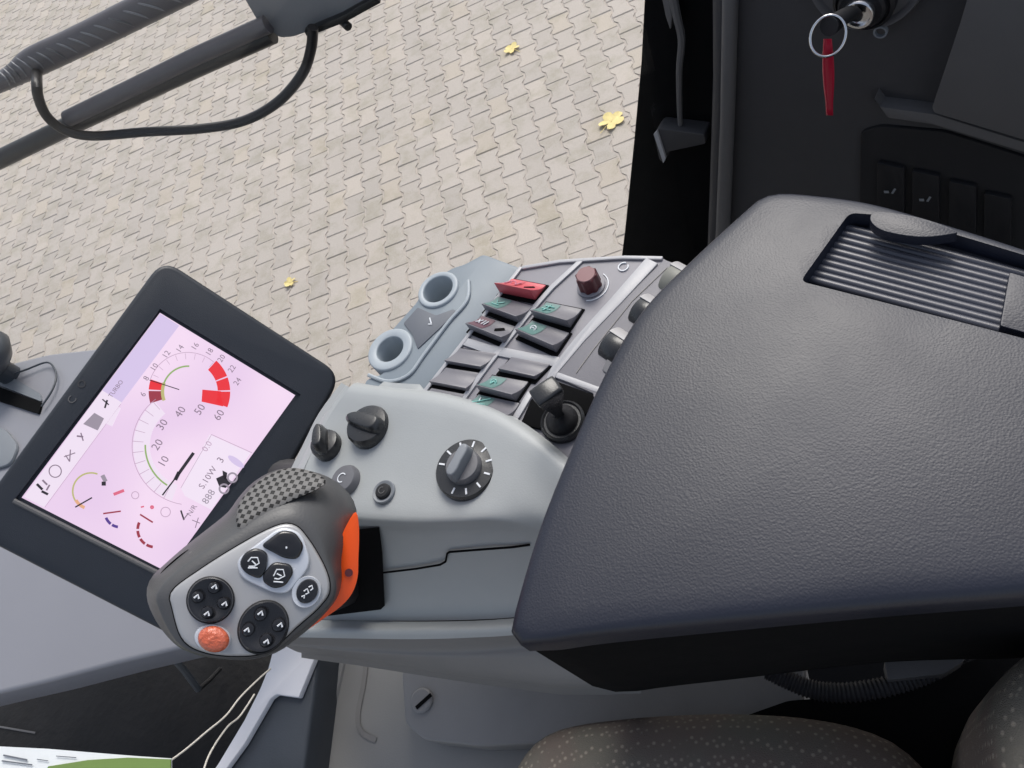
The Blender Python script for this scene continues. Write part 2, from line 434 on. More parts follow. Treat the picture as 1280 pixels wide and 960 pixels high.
def leaf(px, py, size, ang, label):
    c = W(px, py, EYE - .004); mb = MB(); n = 30; vs = []; 
    fr = Frame(c, V((.05, -.05, 1)))
    ring = []
    for i in range(n):
        t = 2 * pi * i / n; lob = .62 + .38 * abs(cos(2.5 * t)) ** .7 - (.25 if abs(t - pi) < .35 else 0)
        ring.append((cos(t + ang) * size * lob, sin(t + ang) * size * lob * .85, .006 + .014 * abs(sin(1.5 * t)) * lob))
    top = [fr.w(p[:2], p[2] + .0012) for p in ring] + [fr.w((0, 0), .004)]
    bot = [fr.w(p[:2], p[2]) for p in ring] + [fr.w((0, 0), .002)]
    k = n + 1
    fs = [[i, (i + 1) % n, n] for i in range(n)] + [[k + (i + 1) % n, k + i, k + n] for i in range(n)] + [[i, k + i, k + (i + 1) % n, (i + 1) % n] for i in range(n)]
    mb.add(top + bot, fs, LEAF)
    o = mb.build('fallen_leaf', origin=c, smooth=60)
    st = MB(); a = V((cos(ang + pi), sin(ang + pi)))
    tube(st, [fr.w((0, 0), .006), fr.w(tuple(a * size * .7), .008), fr.w(tuple(a * size * 1.3), .004)], .002, LEAF, 6)
    s_ = st.build('stem', parent=o)
    return tag(o, label, 'leaf', 'fallen leaves on the paving')
leaf(765, 152, .088, .3, 'largest yellow fallen leaf on the paving, close beside the black window edge')
leaf(640, 62, .062, 1.9, 'pale yellow fallen leaf on the paving near the top of the photo')
leaf(363, 354, .045, 2.6, 'tiny yellow fallen leaf on the paving just above the display terminal')

# ================================================================== WINDOW PANE + WIPER
NP = V((-.5, -.866, 0))
FP = Frame(CAM + V((.5, .866, 0)) * .736, NP, V((.866, -.5, 0)))
if FP.v.z < 0: pass
mb = MB()
ua, ub = -1.9, FP.hit(862, 200)[0]
sv = 1 if FP.v.z > 0 else -1
prism(mb, FP, [(ua, -1.43 * sv), (ub, -1.43 * sv), (ub, .75 * sv), (ua, .75 * sv)], -.004, 0, GLASS, uv=True)
o = mb.build('window_pane', origin=FP.o)
tag(o, 'large clear side window pane with the block paving seen through it', 'window')

wi = thing('window_wiper', 'dark grey wiper with ribbed blade, rod and looped black hose outside the window', 'wiper', FP.w(FP.hit(250, 60), -.06))
def fp(x, y, z=-.06): return FP.w(FP.hit(x, y, z), z)
mb = MB()
up = spline([(-40, 116), (0, 92), (25, 69), (80, 43), (165, 0), (260, -50)], 5)
lo = spline([(-40, 137), (0, 121), (44, 103), (120, 68), (215, 22), (320, -30)], 5)
n = len(up)
secs = []
for a, b in zip(up, lo):
    c = (a + b) / 2
    A, B = FP.hit(a.x, a.y, -.05), FP.hit(b.x, b.y, -.05); C = ((A[0] + B[0]) / 2, (A[1] + B[1]) / 2); r = hypot(A[0] - B[0], A[1] - B[1]) / 2
    d = V((A[0] - C[0], A[1] - C[1])) / max(r, 1e-9)
    secs.append([FP.w((C[0] + d.x * r * cos(t), C[1] + d.y * r * cos(t)), -.06 + min(r * .7, .012) * sin(t)) for t in [2 * pi * q / 16 for q in range(16)]])
loft(mb, secs, BLADE); mb.build('blade', parent=wi, smooth=50)
mb = MB()
for k in range(22):
    t = .26 + k * .033; i = min(int(t * (n - 1)), n - 2)
    a, b = up[i], lo[i]; dx = (up[i + 1] - up[i])
    pts = [(a.x * (1 - s) + b.x * s + (6 * sin(pi * s) + 14 * s - 10), a.y * (1 - s) + b.y * s - 4 * s) for s in (0.12, .3, .5, .7, .92)]
    sp = spline(pts, 3)
    P = [fp(q.x, q.y, -.06 + .0125 * max(.35, sin(pi * (.1 + .8 * j / (len(sp) - 1))))) for j, q in enumerate(sp)]
    tube(mb, P, .0012, BRACKET, 6)
mb.build('blade_rib', parent=wi)
mb = MB()
pts = spline([(-40, 218), (0, 199), (100, 151), (230, 91), (340, 42)], 4)
tube(mb, [fp(q.x, q.y, -.03) for q in pts], lambda t: .0118 - .0010 * t, BLADED, 20); mb.build('rod', parent=wi, smooth=60)
mb = MB()
tube(mb, [fp(x, y, -.024) for x, y in [(85, 148), (160, 112), (250, 68), (335, 30)]], .0095, BLADE, 20); mb.build('rod_sleeve', parent=wi, smooth=60)
mb = MB()
prism(mb, FP, rpoly([(295, -20), (322, 26), (350, 47), (366, 46), (395, 36), (432, 22), (480, -2), (520, -30)], 4), -.05, -.028, BRACKET, at=-.028)
mb.build('bracket', parent=wi, bevel=(.002, 2))
mb = MB(); prism(mb, FP, [(380, 40), (384, 47), (432, 28), (476, 4), (470, -4), (428, 20)], -.03, -.020, BLADED, at=-.02)
tube(mb, [fp(427, 26, -.03), fp(436, 34, -.02)], .005, BLADED, 8); mb.build('hinge_clip', parent=wi, bevel=(.001, 2))
mb = MB()
hp = spline([(47, 82), (46, 98), (48, 122), (60, 147), (84, 164), (118, 170), (180, 165), (250, 161), (305, 151), (348, 127), (378, 92), (389, 60), (391, 34)], 6)
tube(mb, [fp(q.x, q.y, -.010 - .07 * max(0, .12 - j / (len(hp) - 1)) / .12) for j, q in enumerate(hp)], .0058, RUBBER, 12); mb.build('washer_hose', parent=wi, smooth=60)

# ================================================================== REAR SIDE: PILLAR, SIDE CONSOLE
Lv = V((.857, .515, 0))
FS = Frame(CAM + Lv * .62, -Lv, V((.515, -.857, 0)))
pil = thing('window_pillar', 'matt black rear window pillar at the right edge of the window', 'pillar', FS.w(FS.hit(850, 200), 0))
mb = MB(); prism(mb, FS, [(806, -120), (804, 0), (800, 80), (791, 180), (780, 290), (770, 370), (765, 450), (930, 450), (930, -120)], -.05, 0, BLACKM); mb.build('pillar_body', parent=pil, bevel=(.004, 2))
mb = MB(); prism(mb, FS, [(886, -120), (888, 100), (884, 250), (878, 420), (900, 420), (910, 200), (915, -120)], 0, .03, CHAR, at=.03); mb.build('seal_strip', parent=pil, bevel=(.009, 4))
la = thing('window_latch', 'thin grey latch bar ending in a small black block on the window pillar', 'latch', FS.w(FS.hit(850, 180), .01))
mb = MB(); q = spline([(838, -20), (846, 20), (852, 50), (849, 90), (850, 150), (853, 168)], 5)
tube(mb, [FS.w(FS.hit(p.x, p.y, .012), .012) for p in q], lambda t: .0048 - .0024 * t, CHAR2, 8, ); mb.build('bar', parent=la)
mb = MB(); prism(mb, FS, rpoly([(817, 168), (823, 161), (880, 168), (882, 180), (835, 190), (830, 204), (824, 200)], 3), .002, .022, CHAR, at=.022); mb.build('block', parent=la, bevel=(.002, 2))
mb = MB(); prism(mb, FS, [(817, 168), (821, 164), (832, 198), (829, 204)], .022, .025, LIGHTW, at=.025); mb.build('block_edge', parent=la)
mb = MB(); prism(mb, FS, rpoly([(826, -10), (838, -10), (840, 22), (838, 38), (832, 20)], 3), .002, .014, CHAR2, at=.014); mb.build('catch', parent=la, bevel=(.002, 2))

sc = thing('side_console', 'dark charcoal side console with ignition lock housing behind the armrest', 'console', FS.w(FS.hit(1080, 150), .03))
mb = MB(); prism(mb, FS, rpoly([(900, -150), (1500, -150), (1500, 520), (890, 520), (893, 300), (897, 150)], 6), -.04, .02, CHAR, at=.02); mb.build('console_body', parent=sc, bevel=(.006, 3))
mb = MB(); prism(mb, FS, [(902, -150), (922, -150), (914, 150), (904, 420), (888, 420), (898, 150)], .018, .034, CHAR2, at=.034); mb.build('edge_strip', parent=sc, bevel=(.006, 4))
cc = FS.hit(1070, -2, .05)
mb = MB(); rr = pxs(FS, (1070, -2), (1148, -2), .05)
lathe(mb, FS, cc, [(rr * 1.03, .018), (rr, .028), (rr * .96, .032), (rr * .9, .030), (rr * .86, .027), (rr * .5, .029), (.02, .033)], CHAR2, 56); mb.build('ignition_housing', parent=sc, smooth=50)
mb = MB(); r2 = .0185; ck = FS.hit(1078, 8, .04)
lathe(mb, FS, ck, [(r2 * 1.3, .030), (r2 * 1.3, .038), (r2 * 1.15, .040), (r2 * 1.1, .038), (r2, .038), (r2, .043), (r2 * .9, .0455), (r2 * .2, .0455)], BLACK, 40)
lk = mb.build('ignition_lock', parent=sc)
mb = MB(); lathe(mb, FS, ck, [(.0125, .0455), (.0125, .0505), (.0115, .052), (.0095, .052), (.009, .049)], STEEL, 36); mb.build('lock_ring', parent=lk)
mb = MB(); text(mb, FS, FS.hit(1100, 41, .031), '0', .015, CHAR2, ang=atan2(FS.v.z, FS.u.z) * 0 , z=.0305)
c0 = FS.hit(1100, 41, .0325); mb = MB(); ringpoly(mb, FS, c0, .0042, .0056, 0, 2 * pi, .0325, MIDGREY, 24, zb=.029); mb.build('zero_mark', parent=sc)
mb = MB(); prism(mb, FS, rpoly([(1232, -80), (1200, 30), (1165, 135), (1168, 141), (1290, 178), (1600, 260), (1600, -80)], 5), .018, .040, CHAR2, at=.04); mb.build('upper_panel', parent=sc, bevel=(.003, 3))
mb = MB(); prism(mb, FS, rpoly([(1092, 122), (1100, 134), (1168, 143), (1290, 181), (1600, 270), (1600, 285), (1290, 193), (1165, 155), (1110, 147)], 3), .018, .034, CHAR2, at=.034); mb.build('ledge', parent=sc, bevel=(.004, 3))
mb = MB(); prism(mb, FS, rpoly([(1075, 165), (1100, 158), (1180, 165), (1290, 200), (1600, 300), (1600, 480), (1070, 480)], 8), .018, .0235, BLACK, at=.0235); mb.build('switch_field', parent=sc, bevel=(.002, 2))
for (x, y) in ((1113, 232), (1157, 242), (1203, 255), (1247, 270)):
    mb = MB(); prism(mb, FS, rpoly([(x - 17, y - 28), (x + 17, y - 21), (x + 17, y + 40), (x - 17, y + 33)], 3), .0235, .029, BLACK, at=.029)
    s_ = mb.build('switch', parent=sc, bevel=(.0015, 2))
    mb = MB(); k = .0035
    line(mb, FS, (x - 8, y + 8), (x - 2, y + 8), k, .0298, MIDGREY); line(mb, FS, (x + 2, y + 10), (x + 6, y + 4), k * .6, .0298, MIDGREY)
    if x < 1170: mb.build('icon', parent=s_)

ky = thing('ignition_key', 'black ignition key in the lock, steel split ring and red strap hanging from it', 'key', FS.w(ck, .055))
mb = MB(); kp = [FS.w(ck, .052), D(1062, 17, .592), D(1036, 33, .575)]
tube(mb, spline(kp, 5), lambda t: .0042 + .0030 * t, BLACK, 12); kh = mb.build('key_head', parent=ky, smooth=60)
mb = MB()
rc = D(1035, 45, .578); nr = (CAM - rc).normalized(); e1 = (IR - nr * IR.dot(nr)).normalized(); e2 = nr.cross(e1)
rad = 21 * .578 / 960
for dz, ph in ((0, 0), (.0018, .25)):
    tube(mb, [rc + e1 * rad * cos(t + ph) * .98 + e2 * rad * 1.12 * sin(t + ph) + nr * dz for t in [2 * pi * i / 40 for i in range(41)]], .0011, STEEL, 8)
mb.build('split_ring', parent=ky, smooth=60)
mb = MB()
a = rc - e2 * rad * .15; dn = V((0, 0, -1))
secs = []
for t in [i / 10 for i in range(11)]:
    p = a + dn * (.074 * t) + nr * (.003); w_ = (.0030 + .0014 * sin(pi * min(1, t * 1.2))); tw = .35 * t
    ax = (e1 * cos(tw) + nr * sin(tw)); bx = nr * cos(tw) - e1 * sin(tw)
    secs.append([p + ax * w_ * cos(q) + bx * (.0018 + .0012 * cos(q * 3) * .4) * sin(q) for q in [2 * pi * i / 14 for i in range(14)]])
loft(mb, secs, TAGR); mb.build('strap', parent=ky, smooth=60)

# ================================================================== DASH PANEL, LEFT EDGE ITEMS, FLOOR
mb = MB(); fr = HF(100, 640, .72)
prism(mb, fr, rpoly([(-160, 480), (0, 457), (60, 442), (140, 433), (300, 425), (330, 790), (243, 806), (150, 828), (60, 852), (0, 866), (-160, 905)], 10), -.05, 0, BLUSH)
dash = mb.build('dash_shelf', bevel=(.006, 3), origin=fr.o); tag(dash, 'smooth blue grey shelf panel behind and below the display terminal', 'panel')
mb = MB(); prism(mb, fr, rpoly([(-80, 466), (-5, 482), (52, 503), (48, 517), (-5, 500), (-80, 486)], 2), .0, .004, BLACKM, at=.004)
mb.build('slot_strip', parent=dash)
mb = MB(); prism(mb, fr, rpoly([(-80, 440), (20, 474), (50, 492), (52, 502), (-5, 480), (-80, 462)], 3), .0005, .003, MIDGREY, at=.003)
mb.build('grey_band', parent=dash)  # grey band laid above the black strip
mb = MB(); prism(mb, fr, rpoly([(-60, 528), (4, 534), (22, 556), (12, 580), (-60, 600)], 8), .0, .006, MIDGREY, at=.006); mb.build('grey_patch', parent=dash, bevel=(.002, 2))  # grey patch, darker than the shelf
mb = MB(); q = spline([(-60, 482), (0, 472), (30, 463), (58, 453), (68, 461), (70, 474), (64, 490), (52, 508)], 6)
tube(mb, [fr.w(fr.hit(p.x, p.y, .008), .008) for p in q], .0016, SLATE, 8); o = mb.build('cable', smooth=60, origin=fr.w(fr.hit(40, 470), .008))
tag(o, 'thin dark cable curving over the shelf at the left edge', 'cable')
mb = MB(); c0 = W(-26, 446, .66); secs = []
f2 = Frame(c0, UP); rr = .052
lathe(mb, f2, (0, 0), [(.018, -.062), (.018, -.03), (rr * .75, -.025), (rr, -.008), (rr * .98, .004), (rr * .8, .018), (rr * .45, .026), (.004, .028)], SLATE, 40)
o = mb.build('round_knob', smooth=60, origin=c0); tag(o, 'dark grey round knob on a short stem, cut off by the left edge', 'knob')

mb = MB(); z = EYE - 1.45
v = [V((-2.2, -1.2, z)), V((1.3, -1.2, z)), V((1.3, 0.2, z)), V((.35, .60, z)), V((-1.7, 1.83, z)), V((-2.2, 1.83, z))]
fl = Frame(V((0, 0, z)), UP)
prism(mb, fl, [(p.x, p.y) for p in v], -.05, 0, BLACKM, uv=True); o = mb.build('cab_floor'); o['kind'] = 'structure'  # near-black colour stands in for the shade of the unbuilt roof
# dusty mat, near-black so its colour carries the footwell's shade and murk
mb = MB(); fw = HF(150, 880, 1.2)
MATM = mat('shaded_dusty_mat', (.012, .011, .011), .7, (60, .6, .004), spec=.3, var=.9, vscale=9)
prism(mb, fw, rpoly([(-80, 850), (200, 800), (380, 800), (380, 1010), (-80, 1010)], 20), -.02, 0, MATM)
line(mb, fw, (-20, 905), (44, 916), .0035, .003, CHAR2)
o = mb.build('floor_mat', origin=fw.o, bevel=(.004, 2)); tag(o, 'near-black floor mat standing in for the dark murky footwell below the joystick', 'mat')
mb = MB(); tube(mb, [W(210, 815, 1.02), W(232, 840, 1.06), W(248, 862, 1.1)], .006, SLATE, 8)
tube(mb, [W(248, 862, 1.1), W(262, 850, 1.15), W(275, 836, 1.18)], .004, BLACK, 8)
o = mb.build('pedal_rod', origin=W(230, 840, 1.06)); tag(o, 'faint dark rod in the footwell just below the joystick head', 'rod')
# paper card bottom left
pc = HF(110, 950, .50)
o = thing('paper_card', 'white and green printed card on strings at the bottom left corner', 'card', pc.o)
mb = MB(); rows = []
top = [(-60, 930), (0, 933), (60, 936), (120, 941), (170, 945), (214, 948)]
prism(mb, pc, top + [(214, 1040), (-60, 1040)], -.001, 0, WHITEP); mb.build('white_sheet', parent=o)
mb = MB(); prism(mb, pc, [(60, 958), (110, 950), (160, 947), (213, 949), (213, 1035), (30, 1035)], .0005, .0015, GREENP); mb.build('green_print', parent=o)
mb = MB(); lab = [(8, 946), (30, 950)]
line(mb, pc, (4, 944), (34, 950), .0012, .0016, HOLDD); line(mb, pc, (2, 951), (40, 956), .001, .0016, HOLDD); line(mb, pc, (70, 945), (95, 947), .0006, .0016, HOLDD); line(mb, pc, (46, 949), (60, 951), .0006, .0016, HOLDD); mb.build('print_line', parent=o)
mb = MB(); q = spline([(338, 836), (322, 850), (300, 872), (282, 895), (258, 915), (232, 937), (206, 956)], 6)
hs = [.60 - .10 * i / (len(q) - 1) for i in range(len(q))]
tube(mb, [W(p.x, p.y, h) for p, h in zip(q, hs)], .0008, STRING, 7); s1 = mb.build('string', smooth=60, origin=W(282, 895, .55))
tag(s1, 'upper and longer white string running from the bracket to the paper card', 'string', 'white strings by the paper card')
mb = MB(); q = spline([(318, 868), (300, 895), (285, 908), (268, 932), (257, 955), (250, 985)], 6)
tube(mb, [W(p.x, p.y, .58 - .06 * i / 30) for i, p in enumerate(q)], .0008, STRING, 7); s2 = mb.build('string', smooth=60, origin=W(285, 908, .55))
tag(s2, 'lower and shorter white string leaving the frame beside the slate bracket', 'string', 'white strings by the paper card')
# bracket; the white shape on top paints in a reflection
bk = thing('floor_bracket', 'slate coloured bracket with a white angular shape standing for a reflection between footwell and grey trim', 'bracket', W(340, 900, .64))
fb = HF(340, 900, .64)
mb = MB(); prism(mb, fb, [(345, 800), (402, 800), (398, 830), (374, 1000), (262, 1000), (300, 930)], -.05, 0, SLATE); mb.build('bracket_body', parent=bk, bevel=(.004, 3))
mb = MB(); prism(mb, fb, [(344, 800), (398, 805), (393, 823), (373, 872), (345, 868), (338, 873), (305, 930), (283, 960), (268, 985), (250, 985), (272, 955), (305, 900), (325, 860), (335, 835)], .0005, .008, PLATEW, at=.008); mb.build('white_reflection', parent=bk, bevel=(.0015, 2))

# grey trim under the console + seat base
tr = thing('seat_pedestal', 'warm grey moulded seat pedestal with a slotted screw below the console', 'pedestal', W(500, 890, .68))
ft = HF(500, 890, .68)
mb = MB(); prism(mb, ft, rpoly([(404, 790), (1000, 790), (1000, 1100), (360, 1100), (385, 940)], 6), -.3, 0, TRIM); mb.build('trim_panel', parent=tr, bevel=(.012, 4))
mb = MB(); q = spline([(460, 800), (455, 850), (447, 895), (452, 915), (470, 925)], 5)
for i in range(len(q) - 1): line(mb, ft, tuple(q[i]), tuple(q[i + 1]), .005, .0012, UNDER)
mb.build('groove', parent=tr)
mb = MB(); q = spline([(432, 800), (424, 840), (412, 890), (400, 940), (392, 1000)], 4)
tube(mb, [ft.w(ft.hit(p.x, p.y, 0), -.001) for p in q], .006, TRIM, 10); mb.build('ridge', parent=tr)
fb2 = HF(640, 880, .645)
mb = MB(); prism(mb, fb2, rpoly([(500, 780), (502, 850), (506, 905), (530, 925), (600, 933), (800, 925), (1000, 905), (1010, 780)], 8), -.034, 0, TRIM2); bx_ = mb.build('screw_cover', parent=tr, bevel=(.008, 4))
mb = MB(); c0 = fb2.hit(528, 876)
lathe(mb, fb2, c0, [(.0105, 0), (.0105, .002), (.009, .0032)], TRIM2, 28); sw = mb.build('screw', parent=bx_)
mb = MB(); line(mb, fb2, (520, 885), (539, 868), .0035, .0038, BLACKM); mb.build('screw_slot', parent=sw)

# ================================================================== SEAT
st = thing('driver_seat', 'brown grey upholstered driver seat with a speckled weave at the bottom right', 'seat', W(900, 1000, .60))
def cushion(pts, h, thick, c, name, lab=None, prof=None, hf=None):
    fr = hf or HF(c[0], c[1], h); q = [fr.hit(x, y) for x, y in pts]; cc = fr.hit(*c)
    sp = [tuple(p) for p in spline(q, 5, True)]; s = star(sp, cc, 90)
    secs = []
    for k, z in (prof or [(.9, -thick), (1.0, -thick * .7), (1.0, -thick * .35), (.985, -thick * .15), (.95, -.008), (.88, 0), (.7, .008), (.4, .012), (.05, .013)]):
        secs.append([fr.w((cc[0] + (p[0] - cc[0]) * k, cc[1] + (p[1] - cc[1]) * k), z) for p in s])
    mb = MB(); loft(mb, secs, SEATM); return mb.build(name, parent=st, smooth=70)
cushion([(560, 1100), (615, 985), (665, 915), (760, 892), (920, 884), (1060, 898), (1150, 942), (1200, 1040), (1190, 1250), (850, 1400), (580, 1300)], .56, .13, (880, 1120), 'seat_cushion')
cushion([(1250, 990), (1238, 925), (1244, 872), (1268, 825), (1312, 795), (1380, 780), (1450, 810), (1470, 900), (1430, 1040), (1320, 1080)], .44, .2, (1320, 920), 'side_bolster')
mb = MB(); fk = HF(1100, 900, .635); prism(mb, fk, rpoly([(880, 930), (900, 906), (985, 876), (1060, 870), (1170, 842), (1400, 760), (1400, 1150), (900, 1150)], 6), -.05, 0, BLACKM); mb.build('dark_void_slab', parent=st)  # black slab added to paint the dark void beside the seat
mb = MB(); q = spline([(960, 838), (985, 850), (1015, 862), (1050, 866), (1090, 862), (1130, 852), (1165, 838), (1200, 815)], 14)
tube(mb, [W(p.x, p.y, .60) for p in q], .0070, CHAR, 12, ribs=.8); o = mb.build('corrugated_hose', smooth=25, origin=W(1050, 866, .60))
tag(o, 'black corrugated hose curving out from under the armrest', 'hose')
mb = MB(); fq = HF(1130, 830, .585); prism(mb, fq, rpoly([(1105, 826), (1125, 814), (1205, 806), (1206, 826), (1180, 842), (1110, 850)], 4), -.02, 0, CHAR2); o = mb.build('recliner_handle', bevel=(.003, 3), origin=fq.o)
tag(o, 'flat charcoal lever under the rear of the armrest', 'lever')

# ================================================================== ARMREST
HA = .36
fa = HF(960, 500, HA)
ar = thing('armrest', 'large dark blue grey padded armrest lid with a recessed ribbed tray', 'armrest', fa.o)
opx = [(640, 800), (632, 786), (636, 765), (668, 660), (708, 560), (752, 463), (801, 381), (868, 313), (930, 256), (950, 240), (974, 234), (1020, 237), (1090, 247), (1180, 272), (1280, 303), (1420, 350), (1560, 420), (1600, 560), (1560, 700), (1430, 728), (1280, 742), (1100, 757), (900, 776), (740, 792), (665, 802)]
q = [fa.hit(x, y) for x, y in opx]; cc = fa.hit(1080, 520)
s = star([tuple(p) for p in spline(q, 4, True)], cc, 160)
def armrings(prof):
    secs = []
    for ins, z in prof:
        ring = []
        for p in s:
            d = V((p[0] - cc[0], p[1] - cc[1])); r = d.length
            rr = r - ins if ins >= 0 else r - ins
            k = max(rr, .001) / r if ins < .07 else None
            ring.append(fa.w((cc[0] + d.x * k, cc[1] + d.y * k), z))
        secs.append(ring)
    return secs
prof = [(.006, -.024), (.002, -.023), (0, -.019), (0, -.006), (.0008, -.0035), (.0025, -.0015), (.005, -.0004), (.010, .0004)]
secs = armrings(prof)
for k in (.86, .72, .55, .35, .15, .02):
    secs.append([fa.w((cc[0] + (p[0] - cc[0]) * k * .97, cc[1] + (p[1] - cc[1]) * k * .97), .0004 + .002 * (1 - k ** 2)) for p in s])
secs = [[p - UP * .07 * ((p - fa.w(cc)).xy.length ** 2) for p in sc_] for sc_ in secs]
mb = MB(); loft(mb, secs, ARM); lid = mb.build('armrest_lid', parent=ar, smooth=60)
# tray cut
tray = rpoly([(1062, 256), (1110, 259), (1200, 283), (1290, 309), (1400, 345), (1372, 455), (1290, 418), (1150, 383), (1000, 345)], 9, 5)
mb = MB(); prism(mb, fa, tray, -.012, .05, ARM, at=.006); cutter = mb.build('cutter', origin=wloc(ar))
cut(lid, cutter)
m_ = lid.modifiers.new('b', 'BEVEL'); m_.width = .002; m_.segments = 3; m_.limit_method = 'ANGLE'; m_.angle_limit = radians(55); bake(lid)
lid.data.shade_smooth(); lid.data.set_sharp_from_angle(angle=radians(50))
# rounded lip around tray
mb = MB()
lip = [fa.w(fa.hit(x, y, .009), .0085) for x, y in tray]; lip += lip[:2]
# ribs
P0 = [(1045, 291), (1262, 345)]
for i in range(10):
    t = i / 9
    a = (1052 + (1010 - 1052) * t, 280 + (345 - 280) * t); b = (1300 + (1262 - 1300) * t, 345 + (412 - 345) * t)
    p, q_ = fa.w(fa.hit(a[0], a[1], -.008), -.0105), fa.w(fa.hit(b[0], b[1], -.008), -.0105)
    tube(mb, [p, p.lerp(q_, .5), q_], .0026, RIB, 10)
mb.build('ribbed_tray_floor', parent=ar, smooth=60)
mb = MB(); fg = fa
prism(mb, fa, rpoly([(1262, 340), (1295, 350), (1400, 380), (1370, 440), (1250, 407)], 3), -.0125, -.003, ARM, at=-.003); mb.build('tray_stop', parent=ar, bevel=(.003, 3))
mb = MB(); tab = [(p.x, p.y) for p in spline([(1088, 270), (1100, 264), (1150, 272), (1195, 288), (1185, 293), (1150, 296), (1110, 290), (1092, 281)], 5, True)]
prism(mb, fa, tab, -.001, .006, ARM, at=.006); mb.build('finger_tab', parent=ar, bevel=(.0015, 3))
# body under the lid, coloured near-black to carry the shade there
secs = armrings([(.022, -.175), (.010, -.168), (.004, -.13), (.002, -.03), (.002, -.0235)])
mb = MB(); loft(mb, secs, BLACKM); mb.build('armrest_body', parent=ar, smooth=60)

# ================================================================== CONSOLE
co = thing('control_console', 'light grey console with switches, knobs and cup wells beside the armrest', 'console', W(560, 560, .43))
# side plate with two wells
fh = HF(520, 420, .432)
mb = MB()
hold = [(604, 317), (650, 334), (535, 493), (520, 500), (450, 500), (457, 474), (480, 466), (478, 440), (478, 425), (500, 400), (519, 379), (536, 352), (566, 334), (580, 330)]
prism(mb, fh, rpoly(hold, 5, 3), -.05, 0, HOLD)
for (x, y, r0) in ((547, 361, 34), (488, 436, 35)):
    pass
hb = mb.build('holder_plate', parent=co, bevel=(.002, 2))
wells = []
for (x, y, ri, ro) in ((547, 361, .0128, .0178), (487, 436, .0115, .0195)):
    c0 = fh.hit(x, y, .002)
    k = .46 / .5
    mb = MB(); lathe(mb, fh, c0, [(ro, -.06), (ro, .0008), (ro - .0006, .0018), (ro - .0014, .002), (ri + .0008, .002), (ri + .0002, .0016), (ri, .0006), (ri, -.030), (ri * .9, -.034), (.001, -.034)], HOLDR, 48)
    cut_ = MB(); lathe(cut_, fh, c0, [(ro - .001, -.2), (ro - .001, .2)], HOLD, 48); cut(hb, cut_.build('cutter', origin=wloc(co)))
    mb.build('cup_well', parent=co, smooth=50)
mb = MB(); prism(mb, fh, rpoly([(504, 404), (522, 384), (545, 394), (567, 386), (571, 390), (522, 436), (515, 418)], 2), .0, .0010, HOLDD, at=.001); dd = mb.build('recess_strip', parent=co, bevel=(.0008, 2))
mb = MB(); line(mb, fh, (537, 397), (539, 404), .0010, .0016, MARK); line(mb, fh, (535, 405), (540, 405), .0008, .0016, MARK); mb.build('arrow_mark', parent=dd)
mb = MB(); q = spline([(560, 420), (590, 380), (600, 360), (590, 338), (575, 322)], 4)
q2 = spline([(585, 350), (583, 375), (560, 402), (530, 442), (510, 468), (485, 476), (460, 468)], 5)
tube(mb, [fh.w(fh.hit(p.x, p.y, .002), .001) for p in q2], .0016, HOLDR, 8); mb.build('rim_bead', parent=co)

# switch panel
fp_ = HF(660, 420, .425)
mb = MB()
pan = [(650, 332), (700, 324), (780, 319), (826, 320), (856, 336), (900, 345), (900, 520), (760, 620), (520, 560), (505, 520), (530, 490)]
prism(mb, fp_, rpoly(pan, 4, 3), -.06, 0, PANEL); mb.build('switch_panel', parent=co, bevel=(.0025, 3))
def bar(pts, w, z1, m, nm, par=co, fr=fp_, z0=-.0, bev=None):
    q = [V(fr.hit(x, y, z1)) for x, y in pts]; Lh, Rh = [], []
    for i, p in enumerate(q):
        d = (q[min(i + 1, len(q) - 1)] - q[max(i - 1, 0)]).normalized(); n = V((-d.y, d.x))
        ww = w[i] if isinstance(w, (list, tuple)) else w
        Lh.append(tuple(p + n * ww / 2)); Rh.append(tuple(p - n * ww / 2))
    mb = MB(); prism(mb, fr, Lh + Rh[::-1], z0, z1, m, uv=True); return mb.build(nm, parent=par, bevel=bev or (min(w if not isinstance(w, (list, tuple)) else min(w), z1) * .3, 2))
bar([(651, 333), (615, 380), (570, 438), (515, 508)], .0032, .0020, LIGHTW, 'frame_bar')
bar([(652, 334), (700, 326), (780, 321), (828, 322)], .0030, .0020, LIGHTW, 'frame_bar')
bar([(726, 325), (690, 358), (660, 392), (636, 422), (610, 455), (575, 503)], .0042, .0018, LIGHTW, 'frame_bar')
bar([(580, 426), (610, 436), (660, 446), (697, 452)], [.0065, .0075, .0075, .008], .0016, LIGHTW, 'frame_bar')
bar([(815, 325), (770, 375), (726, 422), (693, 462), (687, 474)], [.011, .0095, .008, .007, .006], .003, LIGHTW, 'frame_bar')
bar([(690, 466), (712, 474), (745, 486), (760, 488)], .0045, .0026, LIGHTW, 'frame_bar')
bar([(663, 490), (650, 512), (640, 528)], .005, .002, LIGHTW, 'frame_bar')
# sloped side strip beside switches
mb = MB()
prism(mb, fp_, rpoly([(830, 324), (848, 330), (862, 336), (905, 336), (900, 420), (770, 560), (735, 520), (742, 492), (700, 474), (696, 462), (735, 418), (785, 368)], 3), .0, .0022, CHAN, at=.0022); mb.build('side_slope', parent=co, bevel=(.001, 2))
mb = MB()
for a, b in (((834, 334), (790, 376)), ((790, 376), (742, 436)), ((742, 436), (720, 466))): line(mb, fp_, a, b, .0006, .0027, UNDER)
mb.build('seam', parent=co)
